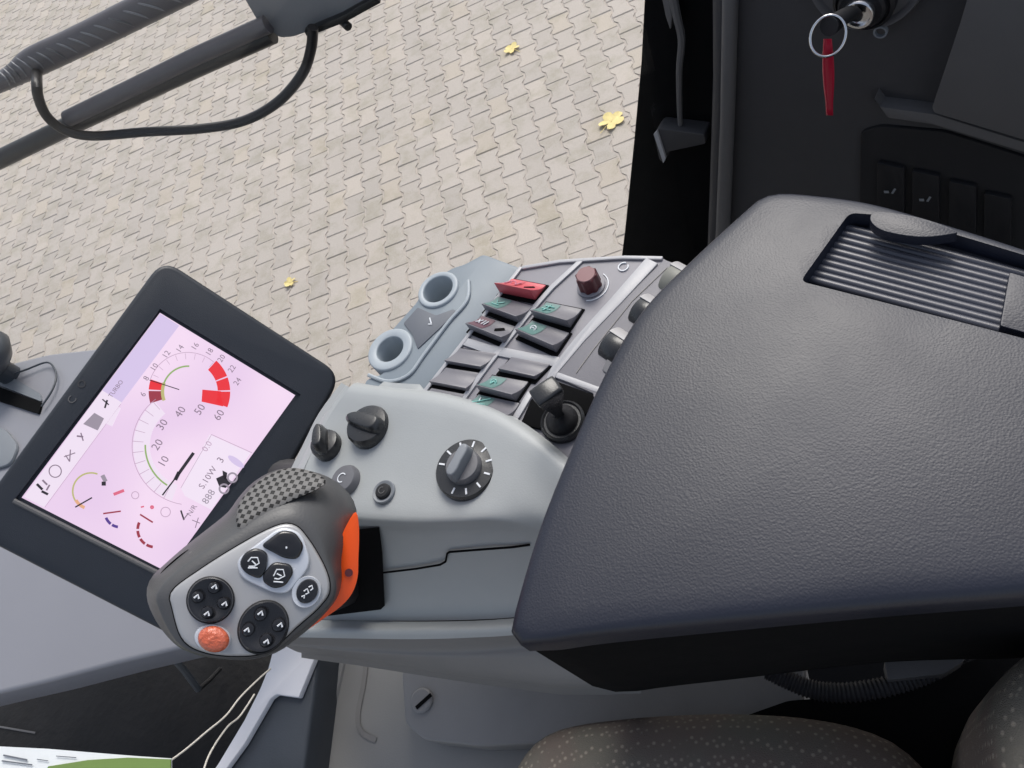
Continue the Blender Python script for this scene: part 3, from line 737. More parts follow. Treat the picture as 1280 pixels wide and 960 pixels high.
# thumb wheels
mb = MB(); prism(mb, fp_, rpoly([(838, 348), (862, 345), (900, 360), (800, 500), (752, 462), (760, 446), (800, 396)], 3), .002, .0034, DARKG, at=.0034); mb.build('wheel_slot', parent=co, bevel=(.0005, 2))
for i, (x, y, hi) in enumerate(((846, 346, 0), (808, 387, 1), (770, 430, 1))):
    fw_ = fp_
    c0 = fw_.hit(x, y, .006)
    w = thing_w = None
    a = V(fw_.hit(x - 12, y + 13, .006)); b = V(fw_.hit(x + 16, y - 16, .006)); ax = (b - a).normalized(); nn = V((-ax.y, ax.x))
    R_ = .0130; wd = .0085; mb = MB(); secs = []
    cpt = fw_.w(c0, -.003); axd = (fw_.u * ax.x + fw_.v * ax.y); ll = (fw_.u * nn.x + fw_.v * nn.y)
    # axle across the strip direction ll; the wheel rolls along axd
    for k_, (off, sc_) in enumerate(((-wd, .92), (-wd * .8, 1), (wd * .8, 1), (wd, .92))):
        secs.append([cpt + ll * off + (axd * cos(t) + UP * sin(t)) * R_ * sc_ for t in [2 * pi * j / 36 for j in range(36)]])
    loft(mb, secs, KNOB if hi else OLIVE); wo = mb.build('thumb_wheel', parent=co)
    mb = MB(); secs = []
    for off, sc_ in ((-wd * 1.02, .90), (-wd * 1.02, 1.05), (wd * 1.02, 1.05), (wd * 1.02, .90)):
        secs.append([cpt + ll * off + (axd * cos(t) + UP * sin(t)) * R_ * sc_ for t in [radians(18) + radians(55) * j / 8 for j in range(9)]])
    n_ = 9; vs = [p for s__ in secs for p in s__]; fs = [[j * n_ + i_, j * n_ + i_ + 1, ((j + 1) % 4) * n_ + i_ + 1, ((j + 1) % 4) * n_ + i_] for j in range(4) for i_ in range(n_ - 1)]
    fs += [[0, n_, 2 * n_, 3 * n_], [n_ - 1, 2 * n_ - 1, 3 * n_ - 1, 4 * n_ - 1]]
    mb.add(vs, fs, WHEELW); mb.build('wheel_cap', parent=wo)
# rocker switches
def rocker(A, B, C, Dq, m=SWITCH, icon=None, field=None, raised=1.0, label=None, slot=False):
    raised = raised * 1.25
    """A left, B top, C right, Dq bottom pixel corners of the cap; tilted so that its lower end stands proud"""
    q = [V(fp_.hit(*p, .005)) for p in (A, B, C, Dq)]
    z = [.0055 * raised, .0025, .0035, .0075 * raised]       # A(lower-left), B(top), C(top right), D(lower right)
    mid1 = (q[0] + q[1]) / 2; mid2 = (q[2] + q[3]) / 2
    pts = []; nseg = 6
    top = []; 
    # rows from B-C edge to A-D edge with a rocker profile
    rows = []
    for i in range(nseg + 1):
        t = i / nseg; l = q[1].lerp(q[0], t); r = q[2].lerp(q[3], t)
        zz = .0022 + (.0062 * raised) * (t ** 1.4) - .0012 * sin(pi * t)
        rows.append((l, r, zz))
    vs = []; fs = []
    for l, r, zz in rows: vs += [fp_.w(l, zz), fp_.w(r, zz)]
    n_ = len(rows)
    for l, r, zz in rows: vs += [fp_.w(l, -.001), fp_.w(r, -.001)]
    for i in range(n_ - 1):
        fs.append([2 * i, 2 * i + 1, 2 * i + 3, 2 * i + 2]); o_ = 2 * n_
        fs.append([o_ + 2 * i, o_ + 2 * i + 2, o_ + 2 * i + 3, o_ + 2 * i + 1])
        fs.append([2 * i, 2 * i + 2, o_ + 2 * i + 2, o_ + 2 * i]); fs.append([2 * i + 1, o_ + 2 * i + 1, o_ + 2 * i + 3, 2 * i + 3])
    fs.append([0, 2 * n_, 2 * n_ + 1, 1]); e = 2 * n_ - 2; fs.append([e, e + 1, 2 * n_ + e + 1, 2 * n_ + e])
    # black plate painting the shadow gap round the switch, wider at the lower edge
    mb0 = MB(); c = sum((p for p in q), V((0, 0))) / 4
    big = [c + (p - c) * 1.07 + V((.0004, -.0002)) for p in q]
    dn_ = (q[3] - q[2]).normalized() * .0028; big[0] = big[0] + dn_; big[3] = big[3] + dn_ * 1.1
    prism(mb0, fp_, [tuple(p) for p in big], 0, .0012, BLACKM, uv=True)
    mb = MB(); mb.add(vs, fs, m); s_ = mb.build('switch', parent=co, bevel=(.0007, 2), label=label)
    mb0.build('switch_shadow_gap', parent=s_)
    def onface(a, b):            # a across (0 = left/icon end, 1 = right), b down 0..1
        l = q[1].lerp(q[0], b); r = q[2].lerp(q[3], b); p = l.lerp(r, a)
        zz = .0022 + (.0062 * raised) * (b ** 1.4) - .0012 * sin(pi * b)
        return fp_.w(p, zz + .00035)
    if field:
        mbf = MB(); K = 5; vs = [onface(a, b) for b in [.06 + .86 * i / K for i in range(K + 1)] for a in (.04, .44)]
        vs2 = [p - UP * .0003 for p in vs]; k = len(vs)
        fs = [[2 * i, 2 * i + 1, 2 * i + 3, 2 * i + 2] for i in range(K)] + [[k + 2 * i, k + 2 * i + 2, k + 2 * i + 3, k + 2 * i + 1] for i in range(K)]
        mbf.add(vs + vs2, fs, field); mbf.build('icon_field', parent=s_)
    if icon:
        mbi = MB()
        for kind, mm, pts in icon:
            P = [onface(a, b) + UP * .0006 for a, b in pts]
            if kind == 'l': tube(mbi, P, .00045, mm, 6)
            elif kind == 'o':
                c_ = P[0]; tube(mbi, [c_ + V((cos(t), sin(t), 0)) * .0022 for t in [2 * pi * i / 16 for i in range(17)]], .0004, mm, 6)
        mbi.build('icon', parent=s_)
    if slot:
        mbs = MB(); P = [onface(a, b) for a, b in ((.62, .55), (.78, .3), (.86, .42), (.70, .75))]
        mbs.add(P + [p - UP * .0004 for p in P], [[0, 1, 2, 3], [4, 7, 6, 5], [0, 4, 5, 1], [1, 5, 6, 2], [2, 6, 7, 3], [3, 7, 4, 0]], BLACKM); mbs.build('lock_slot', parent=s_)
    return s_
ic_a = [('l', TEAL, [(.14, .3), (.24, .55), (.34, .3)]), ('l', TEAL, [(.14, .65), (.34, .65)])]
ic_b = [('l', TEAL, [(.12, .3), (.36, .3)]), ('l', TEAL, [(.12, .55), (.36, .55)]), ('l', TEAL, [(.24, .2), (.24, .75)])]
ic_c = [('o', TEAL, [(.24, .45)]), ('l', TEAL, [(.16, .45), (.32, .45)]), ('l', TEAL, [(.24, .28), (.24, .62)])]
ic_d = [('o', MARK, [(.24, .45)]), ('l', MARK, [(.20, .45), (.28, .45)])]
ic_e = [('l', TEAL, [(.12, .7), (.22, .4), (.36, .15)]), ('l', MARK, [(.14, .2), (.2, .5)]), ('l', TEAL, [(.24, .75), (.38, .6)])]
ic_x = [('l', MARK, [(.10, .3), (.20, .6)]), ('l', MARK, [(.20, .3), (.10, .6)]), ('l', MARK, [(.27, .28), (.27, .62)]), ('l', MARK, [(.34, .28), (.34, .62)])]
ic_r = [('o', PINK, [(.26, .45)]), ('l', PINK, [(.12, .25), (.12, .65)]), ('l', PINK, [(.40, .25), (.40, .65)])]
rocker((622, 362), (638, 345), (681, 353), (667, 371), RED, ic_r, RED, 1.5, 'red guarded rocker switch', slot=True)
rocker((604, 384), (620, 367), (665, 379), (647, 400), SWITCH, ic_a, GREEN, 1.0, 'rocker switch with green icon beside the red switch')
rocker((583.8, 408), (600, 391), (643, 405), (629, 426), SWITCH, ic_x, MAROONF, 1.0, 'rocker switch with maroon icon field and lock slot', slot=True)
rocker((555, 451), (572, 432), (619, 439), (601, 459), SWITCH, None, None, .5)
rocker((536, 477), (555, 456.5), (597, 463), (583, 486), SWITCH, None, None, .5)
rocker((519, 499), (537, 482), (579, 490), (566, 512), SWITCH, None, None, .5)
rocker((665, 393), (681, 374), (726, 383), (711, 406), SWITCH, ic_b, GREEN, 1.1, 'rocker switch with pale green icon below the red knob')
rocker((646, 416), (663, 397), (710, 413), (694, 437), SWITCH, ic_d, GREEN, 1.1, 'rocker switch with white ring icon')
rocker((622, 461), (637, 443), (686, 452), (668, 471), SWITCH, None, None, .5)
rocker((597, 486), (613, 466), (659, 474), (643, 498), SWITCH, ic_c, GREEN, 1.1, 'rocker switch with green wheel icon')
rocker((580, 508), (596, 490), (648, 501), (634, 525), SWITCH, ic_e, GREEN, 1.0, 'rocker switch with green arrow icon by the console lip')
# maroon knob
mb = MB(); c0 = fp_.hit(738, 356, .002)
def fluted(mb, fr, c, r, z0, z1, m, n=10, amp=.06, top=None, seg=80, taper=.93):
    secs = []
    for z, k in ((z0, 1.0), (z0 + (z1 - z0) * .8, taper + .02), (z1 - .0008, taper), (z1, taper * .9)):
        secs.append([fr.w((c[0] + r * k * (1 + amp * cos(n * t)) * cos(t), c[1] + r * k * (1 + amp * cos(n * t)) * sin(t)), z) for t in [2 * pi * i / seg for i in range(seg)]])
    loft(mb, secs, m)
fluted(mb, fp_, c0, .0083, .0, .014, MAROON, 8, .07); mk = mb.build('rotary_knob', parent=co, label='small maroon fluted knob'); 
mb = MB(); lathe(mb, fp_, c0, [(.0105, 0), (.0105, .0012), (.0095, .0018)], PANEL, 32); mb.build('knob_collar', parent=mk)
mb = MB(); lathe(mb, fp_, c0, [(.0070, .0142), (.0066, .0148), (.001, .0149)], mat('dusty_pink_cap', (.22, .10, .105), .5), 32); mb.build('knob_cap', parent=mk)
mb = MB(); ringpoly(mb, fp_, fp_.hit(779, 333, .001), .0032, .0040, .4, 2 * pi - .3, .0010, MARK, 28, zb=-.0002); mb.build('ring_mark', parent=co)
mb = MB(); ringpoly(mb, fp_, c0, .0125, .0132, -2.4, .2, .0008, MARK, 24, zb=-.0002); mb.build('arc_mark', parent=co)

# small black toggle lever in its square well
mb = MB(); prism(mb, fp_, [(663, 500), (690, 474), (740, 492), (745, 500), (712, 545), (650, 530)], .0005, .003, BLACKM, at=.003); tw = mb.build('lever_well', parent=co, bevel=(.0008, 2))
mb = MB(); c0 = fp_.hit(703, 526, .004)
lathe(mb, fp_, c0, [(.0150, .001), (.0150, .0045), (.0135, .006), (.0125, .0045)], KNOB, 40)
lathe(mb, fp_, c0, [(.0115, .001), (.0105, .007), (.0080, .010), (.0055, .012), (.004, .015)], BLACK, 40); g_ = mb.build('gaiter', parent=tw)
mb = MB(); b0 = fp_.w(c0, .006); t0 = W(682, 488, .378)
ax = (t0 - b0).normalized(); s1_ = (fp_.u - ax * fp_.u.dot(ax)).normalized(); s2_ = ax.cross(s1_)
secs = []
for t, a_, b_ in ((0, .0030, .0030), (.35, .0032, .0030), (.6, .0055, .0045), (.9, .0085, .0062), (1.0, .0088, .0064), (1.03, .0070, .005)):
    p = b0.lerp(t0, t); secs.append([p + s1_ * sx * a_ + s2_ * sy * b_ for sx, sy in ((-1, -1), (0, -1.06), (1, -1), (1.06, 0), (1, 1), (0, 1.06), (-1, 1), (-1.06, 0))])
loft(mb, secs, KNOB); mb.build('toggle_lever', parent=co, bevel=(.0008, 2))

# front lobe housing
mb = MB()
X = [(W, )]
R = [
 [W(447, 478, .436), W(490, 485, .432), W(550, 490, .428), (W(615, 508, .424)), W(660, 532, .421), W(710, 572, .418), W(760, 620, .416), W(820, 690, .416)],
 [W(437, 484, .424), W(484, 489, .4195), W(546, 497, .4165), (W(608, 516, .4135)), W(654, 541, .411), W(703, 582, .409), W(755, 635, .411), W(815, 700, .411)],
 [W(412, 520, .429), W(470, 535, .4235), W(540, 550, .4195), (W(600, 565, .4165)), W(645, 585, .4137), W(690, 620, .4165), W(745, 665, .426), W(805, 710, .436)],
 [W(392, 560, .432), W(455, 580, .427), W(525, 600, .423), (W(585, 612, .420)), W(630, 622, .417), W(680, 645, .421), W(735, 680, .434), W(800, 720, .445)],
 [W(362, 625, .434), W(430, 636, .430), W(510, 645, .425), (W(575, 646, .422)), W(620, 646, .420), W(670, 658, .427), W(730, 690, .441), W(795, 725, .452)],
 [W(352, 642, .440), W(425, 652, .436), W(505, 657, .431), (W(572, 656, .428)), W(618, 655, .426), W(666, 666, .432), W(727, 696, .446), W(792, 730, .457)],
 [W(345, 665, .452), W(420, 668, .448), W(502, 671, .443), (W(570, 671, .440)), W(616, 670, .438), W(662, 680, .441), W(725, 706, .452), W(790, 738, .462)],
 [W(350, 720, .485), W(430, 722, .480), W(510, 722, .475), (W(575, 720, .472)), W(620, 720, .470), W(665, 722, .466), W(725, 735, .462), W(785, 755, .462)],
 [W(352, 775, .515), W(440, 776, .510), W(520, 776, .506), (W(580, 775, .503)), W(625, 773, .500), W(665, 770, .497), W(720, 768, .495), W(780, 775, .49)],
]
sheet(mb, R, LIGHT, .004, 5, 4); hs_ = mb.build('main_housing', parent=co, smooth=50)
# left cheek of the housing (front side of lobe, seen past the terminal)
mb = MB()
sheet(mb, [[W(437, 484, .428), W(412, 520, .430), W(392, 560, .432), W(362, 625, .434), W(345, 665, .452)],
           [W(432, 482, .436), W(404, 520, .440), W(384, 560, .442), W(352, 625, .446), W(335, 668, .462)],
           [W(440, 492, .50), W(410, 530, .50), W(392, 572, .50), W(362, 640, .50), W(345, 690, .51)]], LIGHT, .004, 4, 4); mb.build('front_cheek', parent=co, smooth=60)
# seams on the driver-side face
mb = MB(); q = [(478, 716), (520, 711), (550, 706), (557, 702), (559, 692), (562, 690), (600, 687), (640, 684), (662, 681)]
def facept(x, y, d=0.0):        # interpolate depth on the side face
    t = (y - 668) / (776 - 668); h0 = .448 + (x - 420) / (665 - 420) * -.012; h1 = .511 + (x - 440) / (665 - 440) * -.014
    return W(x, y, h0 + (h1 - h0) * t - d)
tube(mb, [facept(x, y, .0035) for x, y in q], .0008, BLACKM, 6); mb.build('panel_seam', parent=co)
# joystick slot
mb = MB(); slot = [(425, 664), (474, 659), (478, 690), (481, 757), (476, 762), (410, 770), (425, 700)]
vs = [facept(x, y, .006) for x, y in slot] + [facept(x, y, -.004) for x, y in slot]; n_ = len(slot)
mb.add(vs, [list(range(n_)), list(range(n_, 2 * n_))[::-1]] + [[i, (i + 1) % n_, n_ + (i + 1) % n_, n_ + i] for i in range(n_)], BLACKM); mb.build('joystick_slot', parent=co)
# lip + lower cover, whose darker grey paints in the under-face shade
mb = MB()
sheet(mb, [
 [W(345, 774, .514), W(440, 776, .509), W(520, 777, .505), W(590, 776, .502), W(640, 773, .499), W(700, 768, .495), W(780, 772, .49)],
 [W(342, 786, .508), W(438, 787, .503), W(520, 787, .499), W(590, 786, .496), W(642, 783, .493), W(702, 778, .489), W(782, 780, .485)],
 [W(343, 796, .513), W(438, 798, .508), W(520, 799, .504), W(590, 797, .501), W(642, 794, .498), W(702, 788, .495), W(782, 788, .49)]], LIGHT, .005, 4, 4); mb.build('lower_lip', parent=co, smooth=60)
mb = MB()
sheet(mb, [
 [W(343, 794, .515), W(438, 796, .511), W(520, 797, .507), W(590, 796, .504), W(642, 793, .501), W(702, 787, .498), W(790, 787, .495)],
 [W(352, 803, .53), W(440, 809, .527), W(520, 813, .523), W(590, 812, .52), W(642, 808, .517), W(702, 804, .514), W(790, 804, .51)],
 [W(356, 807, .535), W(442, 816, .532), W(522, 822, .528), W(592, 824, .525), W(645, 822, .522), W(705, 820, .52), W(790, 816, .515)],
 [W(372, 815, .56), W(452, 826, .557), W(530, 838, .553), W(600, 848, .55), W(652, 854, .547), W(712, 860, .545), W(800, 858, .54)],
 [W(382, 816, .60), W(460, 824, .60), W(535, 834, .60), W(605, 842, .60), W(655, 848, .60), W(715, 854, .60), W(800, 850, .60)]], UNDER, .004, 4, 4); mb.build('lower_cover', parent=co, smooth=50)
# dark inner filler so that the shell reads as a solid body
# knobs on the lobe
def on_h(x, y, h, tilt=None): return HF(x, y, h, tilt)
fd = HF(584, 588, .4195, V((.02, -.03, 0)))
mb = MB(); c0 = (0, 0); r_ = .0212
lathe(mb, fd, c0, [(r_ * 1.01, -.004), (r_ * 1.01, .0005), (r_, .003), (r_ * .96, .0042), (r_ * .60, .0046), (r_ * .56, .0048)], KNOB, 64); dl = mb.build('rotary_dial', parent=co, label='large round dial with white tick marks')
mb = MB()
for i in range(10):
    a = radians(215 + i * 31); ca, sa = cos(a), sin(a); n_ = V((-sa, ca)); w_ = .0006
    p, q_ = V((ca, sa)) * r_ * .70, V((ca, sa)) * r_ * .90
    prism(mb, fd, [tuple(p + n_ * w_), tuple(q_ + n_ * w_), tuple(q_ - n_ * w_), tuple(p - n_ * w_)], .0040, .0049, MARK, uv=True)
mb.build('tick_marks', parent=dl)
mb = MB(); lathe(mb, fd, c0, [(r_ * .58, .0045), (r_ * .56, .0085), (r_ * .52, .010), (r_ * .2, .0105)], DARKG, 48); gb = mb.build('dial_base', parent=dl)
a0 = fd.hit(572, 607, .012); a1 = fd.hit(594, 566, .012); d_ = (V(a1) - V(a0)).normalized(); n_ = V((-d_.y, d_.x)); cp = (V(a0) + V(a1)) / 2; hl = r_ * .60
gp = []
for i in range(24):
    t = 2 * pi * i / 24; x_, y_ = cos(t), sin(t); x_ = math.copysign(abs(x_) ** .6, x_); y_ = math.copysign(abs(y_) ** .7, y_); gp.append(tuple(d_ * hl * x_ + n_ * .0043 * y_))
mb = MB(); prism(mb, fd, gp, .008, .0185, MIDGREY, uv=True, inset=.0012); mb.build('grip', parent=dl, bevel=(.0012, 3))
# two winged knobs
def wing_knob(x, y, h, r, ang, m=KNOB, label=None, hh=.013, mtop=None):
    f_ = HF(x, y, h, V((.06, .05, 0))); mb = MB()
    lathe(mb, f_, (0, 0), [(r, -.006), (r, .001), (r * .92, .0035), (r * .6, .0045)], m, 48); k_ = mb.build('rotary_knob', parent=co, label=label)
    d = V((cos(ang), sin(ang))); n = V((-d.y, d.x)); mb = MB()
    pts = [d * r * 1.12, d * r * .6 + n * r * .34, d * -r * .7 + n * r * .40, d * -r * .98, d * -r * .7 - n * r * .40, d * r * .6 - n * r * .34]
    secs = []
    for z, k in ((.002, 1.0), (hh * .6, .95), (hh, .75)):
        secs.append([f_.w(tuple(p * k), z) for p in spline(pts, 4, True)])
    loft(mb, secs, m); mb.build('grip', parent=k_, bevel=(.0008, 2)); return k_
wing_knob(460, 532, .421, .0165, 2.2, label='winged black knob next to the console lip', hh=.010)
wing_knob(407, 555, .425, .0115, 1.2, label='small black knob at the console front', hh=.014)
fz = HF(433, 601, .428, V((-.1, .1, 0)))
mb = MB(); lathe(mb, fz, (0, 0), [(.0115, -.006), (.0115, .002), (.0100, .0045), (.006, .005)], DARKG, 40); kz = mb.build('push_button', parent=co, label='grey round button half behind the joystick')
mb = MB(); ringpoly(mb, fz, (0, 0), .003, .0038, 0, 4.5, .0056, MARK, 20); mb.build('icon', parent=kz)
fz = HF(480, 615, .4245)
mb = MB(); lathe(mb, fz, (0, 0), [(.0085, -.001), (.0085, .0008), (.0080, .0014), (.0066, .0010), (.006, .0006)], MIDGREY, 40); kz = mb.build('button_ring', parent=co)
mb = MB(); lathe(mb, fz, (0, 0), [(.0058, -.001), (.0056, .0020), (.0046, .0030), (.002, .0032)], BLACK, 32); bb = mb.build('push_button', parent=co, label='small black push button in a round dimple')
mb = MB(); ringpoly(mb, fz, (0, 0), .0020, .0025, .6, 2 * pi - .8, .0036, CHAR2, 20); mb.build('icon', parent=bb)

# ================================================================== DISPLAY TERMINAL
rt = ray(210, 560).normalized()
FT = Frame(D(205, 555, .655), (-rt * .95 + UP * .22), IR)
te = thing('display_terminal', 'tilted display terminal with dark bezel and pink lit gauge screen', 'display', FT.o)
body = [(205, 328, 22), (424, 470, 24), (236, 806, 20), (-46, 660, 22)]
body = [(-46, 661, 30), (203, 322, 26), (428, 468, 26), (236, 806, 20)]
mb = MB(); prism(mb, FT, rpoly(body, 24, 6), -.032, 0, BEZEL); tb = mb.build('bezel', parent=te, bevel=(.004, 4))
mb = MB(); scr = [(200, 391), (369, 494), (209, 715), (27, 622)]
prism(mb, FT, [(200, 386), (376, 493), (213, 722), (19, 623)], -.0035, .05, BLACK, at=0); cut(tb, mb.build('cutter', origin=wloc(te)))
SCRM = m_emit('lit_screen', (.80, .60, .82), 1.0, (.90, .70, .88))
LAV = m_emit('lit_lavender', (.68, .56, .82), .98); LGR = m_emit('lit_grey', (.40, .34, .42), .8); LPALE = m_emit('lit_pale', (.86, .74, .88), 1.0)
LRED = m_emit('lit_red', (.86, .02, .03), .95); LDR = m_emit('lit_dark_red', (.40, .03, .06), .8); LGN = m_emit('lit_green', (.32, .48, .16), .9)
LYG = m_emit('lit_yellow_green', (.55, .52, .20), .9); LTX = m_emit('lit_text', (.30, .22, .30), .8); LBK = m_emit('unlit_black', (.02, .01, .02), .5)
LPK = m_emit('lit_pink_red', (.80, .15, .25), .9); LBL = m_emit('lit_blue', (.10, .04, .32), .8); LFAINT = m_emit('lit_faint_line', (.60, .42, .58), .9); LCARD = m_emit('lit_card', (.88, .76, .90), 1.0)
LOR = m_emit('lit_orange', (.85, .45, .25), .9)
S = MB(); zs = -.003
prism(S, FT, scr, -.0034, zs, SCRM, at=zs)
def sp(x, y, k=1): return FT.hit(x, y, zs + .0003 * k)
def quad(pts, m, k=1): prism(S, FT, pts, zs, zs + .0003 * k, m, at=zs + .0003 * k)
MPP = pxs(FT, (180, 560), (220, 560), zs) / 40
def arc(c, r0, r1, a0, a1, m, k=2, seg=24):            # pixel centre, pixel radii, degrees clockwise on screen
    cu = sp(*c, k); z = zs + .0003 * k
    ax = V(sp(c[0] + 1, c[1], k)) - V(cu); ay = V(sp(c[0], c[1] + 1, k)) - V(cu)
    o_, i_ = [], []
    for q in range(seg + 1):
        t = radians(a0 + (a1 - a0) * q / seg)
        for r, lst in ((r0, i_), (r1, o_)): lst.append(tuple(V(cu) + ax * r * cos(t) + ay * r * sin(t)))
    for q in range(seg):
        prism(S, FT, [i_[q], o_[q], o_[q + 1], i_[q + 1]], z - .0002, z, m, uv=True)
def sl(a, b, w, m, k=3, w2=None): line(S, FT, a, b, w * MPP, zs + .0003 * k, m, None if w2 is None else w2 * MPP)
dirx = V(FT.hit(200, 392)) - V(FT.hit(28, 622)); TANG = atan2(dirx.y, dirx.x)
def tx(x, y, s, px, m=LTX, k=3, st=1.0, extra=0): text(S, FT, sp(x, y, k), s, px * MPP * 1.35, m, TANG + extra, z=zs + .0003 * k, ext=0, stretch=st)
quad([(200, 392), (224, 407), (152, 503), (128, 488)], LAV)
quad([(128, 488), (152, 503), (55, 634), (30, 621)], LPALE)
quad([(126, 500), (151, 510), (140, 533), (112, 520)], LPALE, 2)
quad([(118, 516), (130, 523), (122, 538), (104, 530)], LGR, 3)
sl((151, 505), (56, 634), .6, LFAINT, 2)
# rpm gauge
C = (235.5, 489.5)
arc(C, 37, 53, -48, -22, LRED); arc(C, 37, 53, -20, -2, LRED); arc(C, 37, 53, 0, 22, LRED); quad([(253, 487), (276, 489), (279, 508), (252, 502)], LRED, 2)
arc(C, 34, 49, 163, 181, LDR); arc(C, 34, 49, 183, 198, LRED); arc(C, 30, 34, 160, 200, LYG)
arc(C, 31, 33, 195, 272, LGN); arc(C, 49, 49.8, 198, 312, LFAINT)
for a in range(205, 312, 15): arc(C, 41, 48, a, a + .8, LFAINT, seg=1)
sl((187, 475), (224, 487), 1.2, LBK, 4)
for (x, y, s_) in ((179, 493, '6'), (183, 473, '8'), (193, 459, '10'), (208, 443, '12'), (225, 436, '14'), (244, 433, '16'), (262, 440, '18'), (277, 448, '20'), (290, 461, '22'), (297, 477, '24')): tx(x, y, s_, 8)
# speed dial
C2 = (240, 557)
arc(C2, 73, 73.8, 100, 232, LFAINT); arc(C2, 56.5, 58.5, 122, 181, LGN, 3)
arc(C2, 52, 72, 110, 230, LPALE, 1, 30)
for a in range(118, 232, 11): arc(C2, 60, 73, a, a + .6, LFAINT, seg=1)
for (x, y, s_) in ((204.5, 577, '10'), (197, 556, '20'), (203, 531, '30'), (225.5, 515, '40'), (250, 512, '50'), (274, 519, '60')): tx(x, y, s_, 11)
sl((242, 566), (222, 594), 4.2, LBK, 4); sl((222, 594), (203, 619), 2.0, LBK, 4); sl((224, 590), (219, 600), 5, LBK, 4)
# info card
quad([(262, 543), (313, 566), (264, 637), (231, 620), (226, 610)], LCARD, 2); sl((264, 543), (315, 566), .9, LFAINT, 3); sl((264, 544), (226, 610), .7, LFAINT, 3)
for t in range(9): pass
ov = [(295 + 11 * cos(a) * .9 + 2 * sin(a), 577 + 5 * cos(a) + 6 * sin(a)) for a in [2 * pi * i / 16 for i in range(16)]]; quad(ov, LAV, 4)
tx(259, 558, '0.0', 9, LFAINT, extra=0); tx(276, 575, '3', 10); tx(260, 597, 'S.10W', 9, LTX)
quad([(270, 598), (281, 593), (284, 599), (290, 603), (282, 610), (274, 608)], LBK, 4); quad([(278, 588), (284, 591), (283, 600), (279, 598)], LBK, 4)
arc((290.5, 597), 4.5, 6.8, 0, 360, LGR, 5); arc((280, 611), 4.5, 6.8, 0, 360, LGR, 5)
tx(261, 621, '888', 10, LGR)
# lower row
arc((114, 614), 22, 24, 150, 290, LYG); arc((114, 614), 20, 24, 112, 150, LOR); sl((94, 634), (115, 622), 1.8, LBK, 4); sl((128, 594), (132, 602), 5, LGR, 3); quad([(127, 602), (132, 602), (132, 607), (127, 607)], LBK, 4)
sl((142, 618), (155, 613), 4, LPK, 3); arc((169, 619), 4, 5, 0, 360, LFAINT)
arc((150, 640), 17, 20.5, 128, 158, LBL, seg=8); arc((150, 640), 17, 20.5, 98, 122, LBL, seg=8); sl((129, 642), (151, 639), 2, LDR, 4)
for i in range(4): arc((194, 662), 20, 23.5, 98 + i * 28, 120 + i * 28, LDR, seg=6)
sl((175, 643), (191, 653), 2, LDR, 4); arc((190, 634), 0.3, 2.5, 0, 360, LPK); sl((176, 634), (180, 633), 2, LPK)
arc((207, 640), 5.5, 6.5, 0, 360, LFAINT); sl((226, 638), (230, 650), 2, LBK); sl((229, 650), (235, 642), 1.4, LTX); tx(240, 638, 'N/R', 7); sl((240, 650), (250, 654), 1, LTX); sl((248, 647), (244, 660), 1, LTX)
# icon column
arc((69, 589), 7, 8.3, 0, 360, LTX, 4); sl((80, 571), (94, 566), 1.3, LTX); sl((88, 562), (87, 577), 1.3, LTX); sl((87, 577), (82, 569), 1.3, LTX)
sl((46, 605), (53, 612), 3, LBK); sl((53, 600), (59, 606), 2.2, LTX); sl((52, 614), (60, 618), 3, LBK); sl((62, 606), (58, 613), 2, LTX)
sl((96, 545), (104, 546), 2.2, LTX); sl((101, 541), (104, 551), 1.5, LTX); sl((128, 499), (136, 506), 1.6, LBK); sl((131, 510), (134, 500), 2.2, LBK); tx(145, 486, 'TURBO', 6)
S.build('screen', parent=te, recalc=False)
mb = MB(); tube(mb, [FT.w(FT.hit(x, y, 0), -.0008) for x, y in ((17, 626), (110, 673), (208, 722))], .0022, CHAR2, 8); mb.build('bezel_lip', parent=te)
mb = MB(); ringpoly(mb, FT, FT.hit(102, 480, 0), .0022, .0032, 0, 2 * pi, .0004, CHAR, 20)
text(mb, FT, FT.hit(90, 500, .0002), 'C', .009, CHAR2, TANG, z=.0003, ext=.0002); mb.build('emblem', parent=te)
# mount arm behind the terminal
mb = MB(); tube(mb, [FT.w((0, 0), -.03), FT.w((.05, -.02), -.07), W(420, 600, .50)], .016, CHAR, 16); mb.build('mount_arm', parent=te, smooth=60)

# ================================================================== JOYSTICK
jo = thing('control_joystick', 'grey multifunction joystick with silver button face, perforated top and orange side', 'joystick', D(330, 720, .44))
Pl = [(215, 757), (213, 745), (221, 733), (247, 714.5), (272, 698), (300, 681), (325, 667), (346, 657.5), (360, 655), (372, 659), (382, 670), (393, 686), (404, 706), (411, 725), (411, 741), (404, 752), (393, 764), (370, 784), (341, 811), (325, 817), (306, 819.5), (280, 819), (256, 815), (236, 806), (224, 790)]
Rm = [(196, 752), (200, 738), (214, 722), (240, 702), (268, 684), (300, 666), (330, 651), (352, 643), (368, 643), (384, 654), (398, 676), (411, 704), (419, 728), (418, 746), (410, 758), (398, 770), (372, 792), (343, 815), (325, 821), (306, 824), (278, 824), (254, 820), (230, 811), (212, 790)]
Bo = [(183, 740), (189, 722), (205, 706), (230, 684), (262, 659), (285, 640), (298, 622), (316, 603), (338, 590), (361, 585), (385, 588), (410, 596), (430, 610), (441, 624), (446, 640), (444, 668), (432, 700), (430, 724), (422, 748), (402, 772), (374, 796), (345, 816), (306, 825), (256, 821), (222, 808), (200, 784), (187, 760)]
C0 = (318, 735)
def dj(x, y, d):        # the face leans: upper right is a little farther away
    return D(x, y, d + (C0[1] - y) * .00009 + (x - C0[0]) * .00006)
